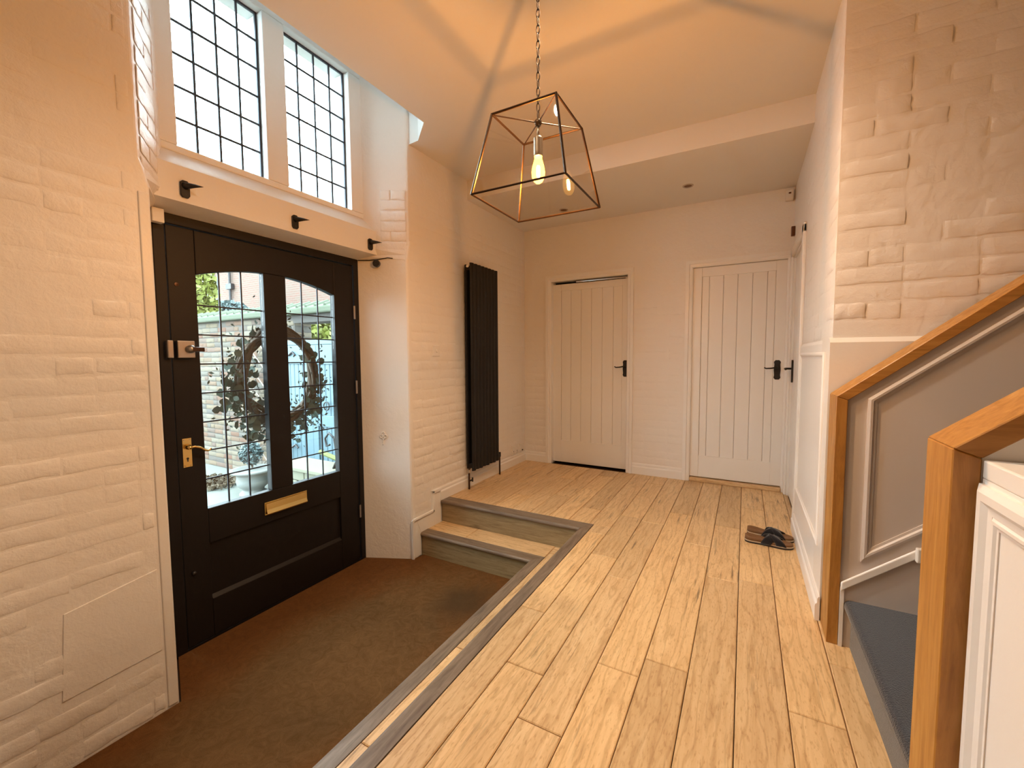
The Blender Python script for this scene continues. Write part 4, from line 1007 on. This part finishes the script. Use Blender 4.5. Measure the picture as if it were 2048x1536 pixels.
# ---- wreath hanging on the outside of the door
wr_ = tag(empty('door_wreath', (-2.71, 1.712, 0.76)), 'twig and eucalyptus wreath hanging outside the glass of the front door', 'wreath')
WC = Vector((-2.715, 1.712, 1.085)); rng = random.Random(17)
for k in range(14):
    ph = rng.uniform(0, 6.28); ra_, rb_ = 0.245+rng.uniform(-0.028, 0.028), 0.300+rng.uniform(-0.028, 0.028); f1 = rng.choice((2, 3, 4, 5))
    MB().tube([WC+Vector((0.022*math.sin(f1*t+ph), ra_*math.cos(t)+0.015*math.cos(f1*t+ph), rb_*math.sin(t)+0.015*math.sin((f1+1)*t))) for t in [2*PI*q/40 for q in range(40)]], 0.009+0.005*rng.random(), 6, closed=True).build('twig_ring', 'twig', wr_, smooth=True)
def leaf_mesh(nm):
    pts = [(0, -1, 0), (0.16, -0.55, 0.7), (0.10, 0.15, 0.95), (0.0, 0.85, 0.35), (0.0, 1.0, 0), (0.0, 0.85, -0.35), (0.10, 0.15, -0.95), (0.16, -0.55, -0.7), (-0.05, 0, 0)]
    me = bpy.data.meshes.new(nm); me.from_pydata(pts, [], [(i, (i+1) % 8, 8) for i in range(8)]); me.materials.append(M['eucalyptus'])
    for p in me.polygons: p.use_smooth = True
    return me
LM = leaf_mesh('leaf')
small = MB()
for i in range(1150):
    # thick on the latch side and along the bottom, thin on the hinge side
    t = rng.choice((rng.gauss(math.radians(190), 0.5), rng.gauss(math.radians(262), 0.55), rng.gauss(math.radians(330), 0.45), rng.uniform(0, 6.28)))
    spread = abs(rng.gauss(0, 0.075)); r = 1.0+spread/0.27*(1 if rng.random() < 0.8 else -0.7)
    p = WC+Vector((rng.uniform(-0.05, 0.045), 0.245*r*math.cos(t), 0.300*r*math.sin(t)-0.03*rng.random()))
    big = i < 230
    s = rng.uniform(0.017, 0.030) if big else rng.uniform(0.007, 0.013)
    eul = (rng.uniform(-0.8, 0.8), rng.uniform(-0.5, 0.5), rng.uniform(-0.9, 0.9))
    if big:
        o = bpy.data.objects.new('leaf', LM); COL.objects.link(o); o.parent = wr_; o.location = p-WPOS[wr_.name]
        o.rotation_euler = (rng.uniform(0, 6.28), eul[1], eul[2]); o.scale = (s, s, s)
    else:
        R = Matrix.Rotation(rng.uniform(0, 6.28), 3, 'X') @ Matrix.Rotation(eul[2], 3, 'Z')
        small.add([p+R @ Vector(q)*s for q in ((0, -1.3, 0), (0.1, 0, 0.6), (0, 1.3, 0), (0.1, 0, -0.6))], [(0, 1, 2, 3)])
so_ = small.build('small_leaves', 'eucalyptus', wr_); so_['kind'] = 'stuff'
for i in range(26):
    t = rng.gauss(math.radians(255), 0.6); a = WC+Vector((0, 0.25*math.cos(t), 0.30*math.sin(t))); d = Vector((rng.uniform(-.03, .03), math.cos(t)*0.10+rng.uniform(-.05, .05), -0.05-0.11*rng.random()))
    MB().tube([a, a+d*0.5+Vector((0, 0, 0.01)), a+d], 0.0022, 4).build('sprig', 'eucalyptus', wr_)
MB().tube([WC+Vector((0.03, 0, 0.30)), WC+Vector((0.03, 0, 0.47))], 0.004, 6).build('ribbon', 'iron', wr_)
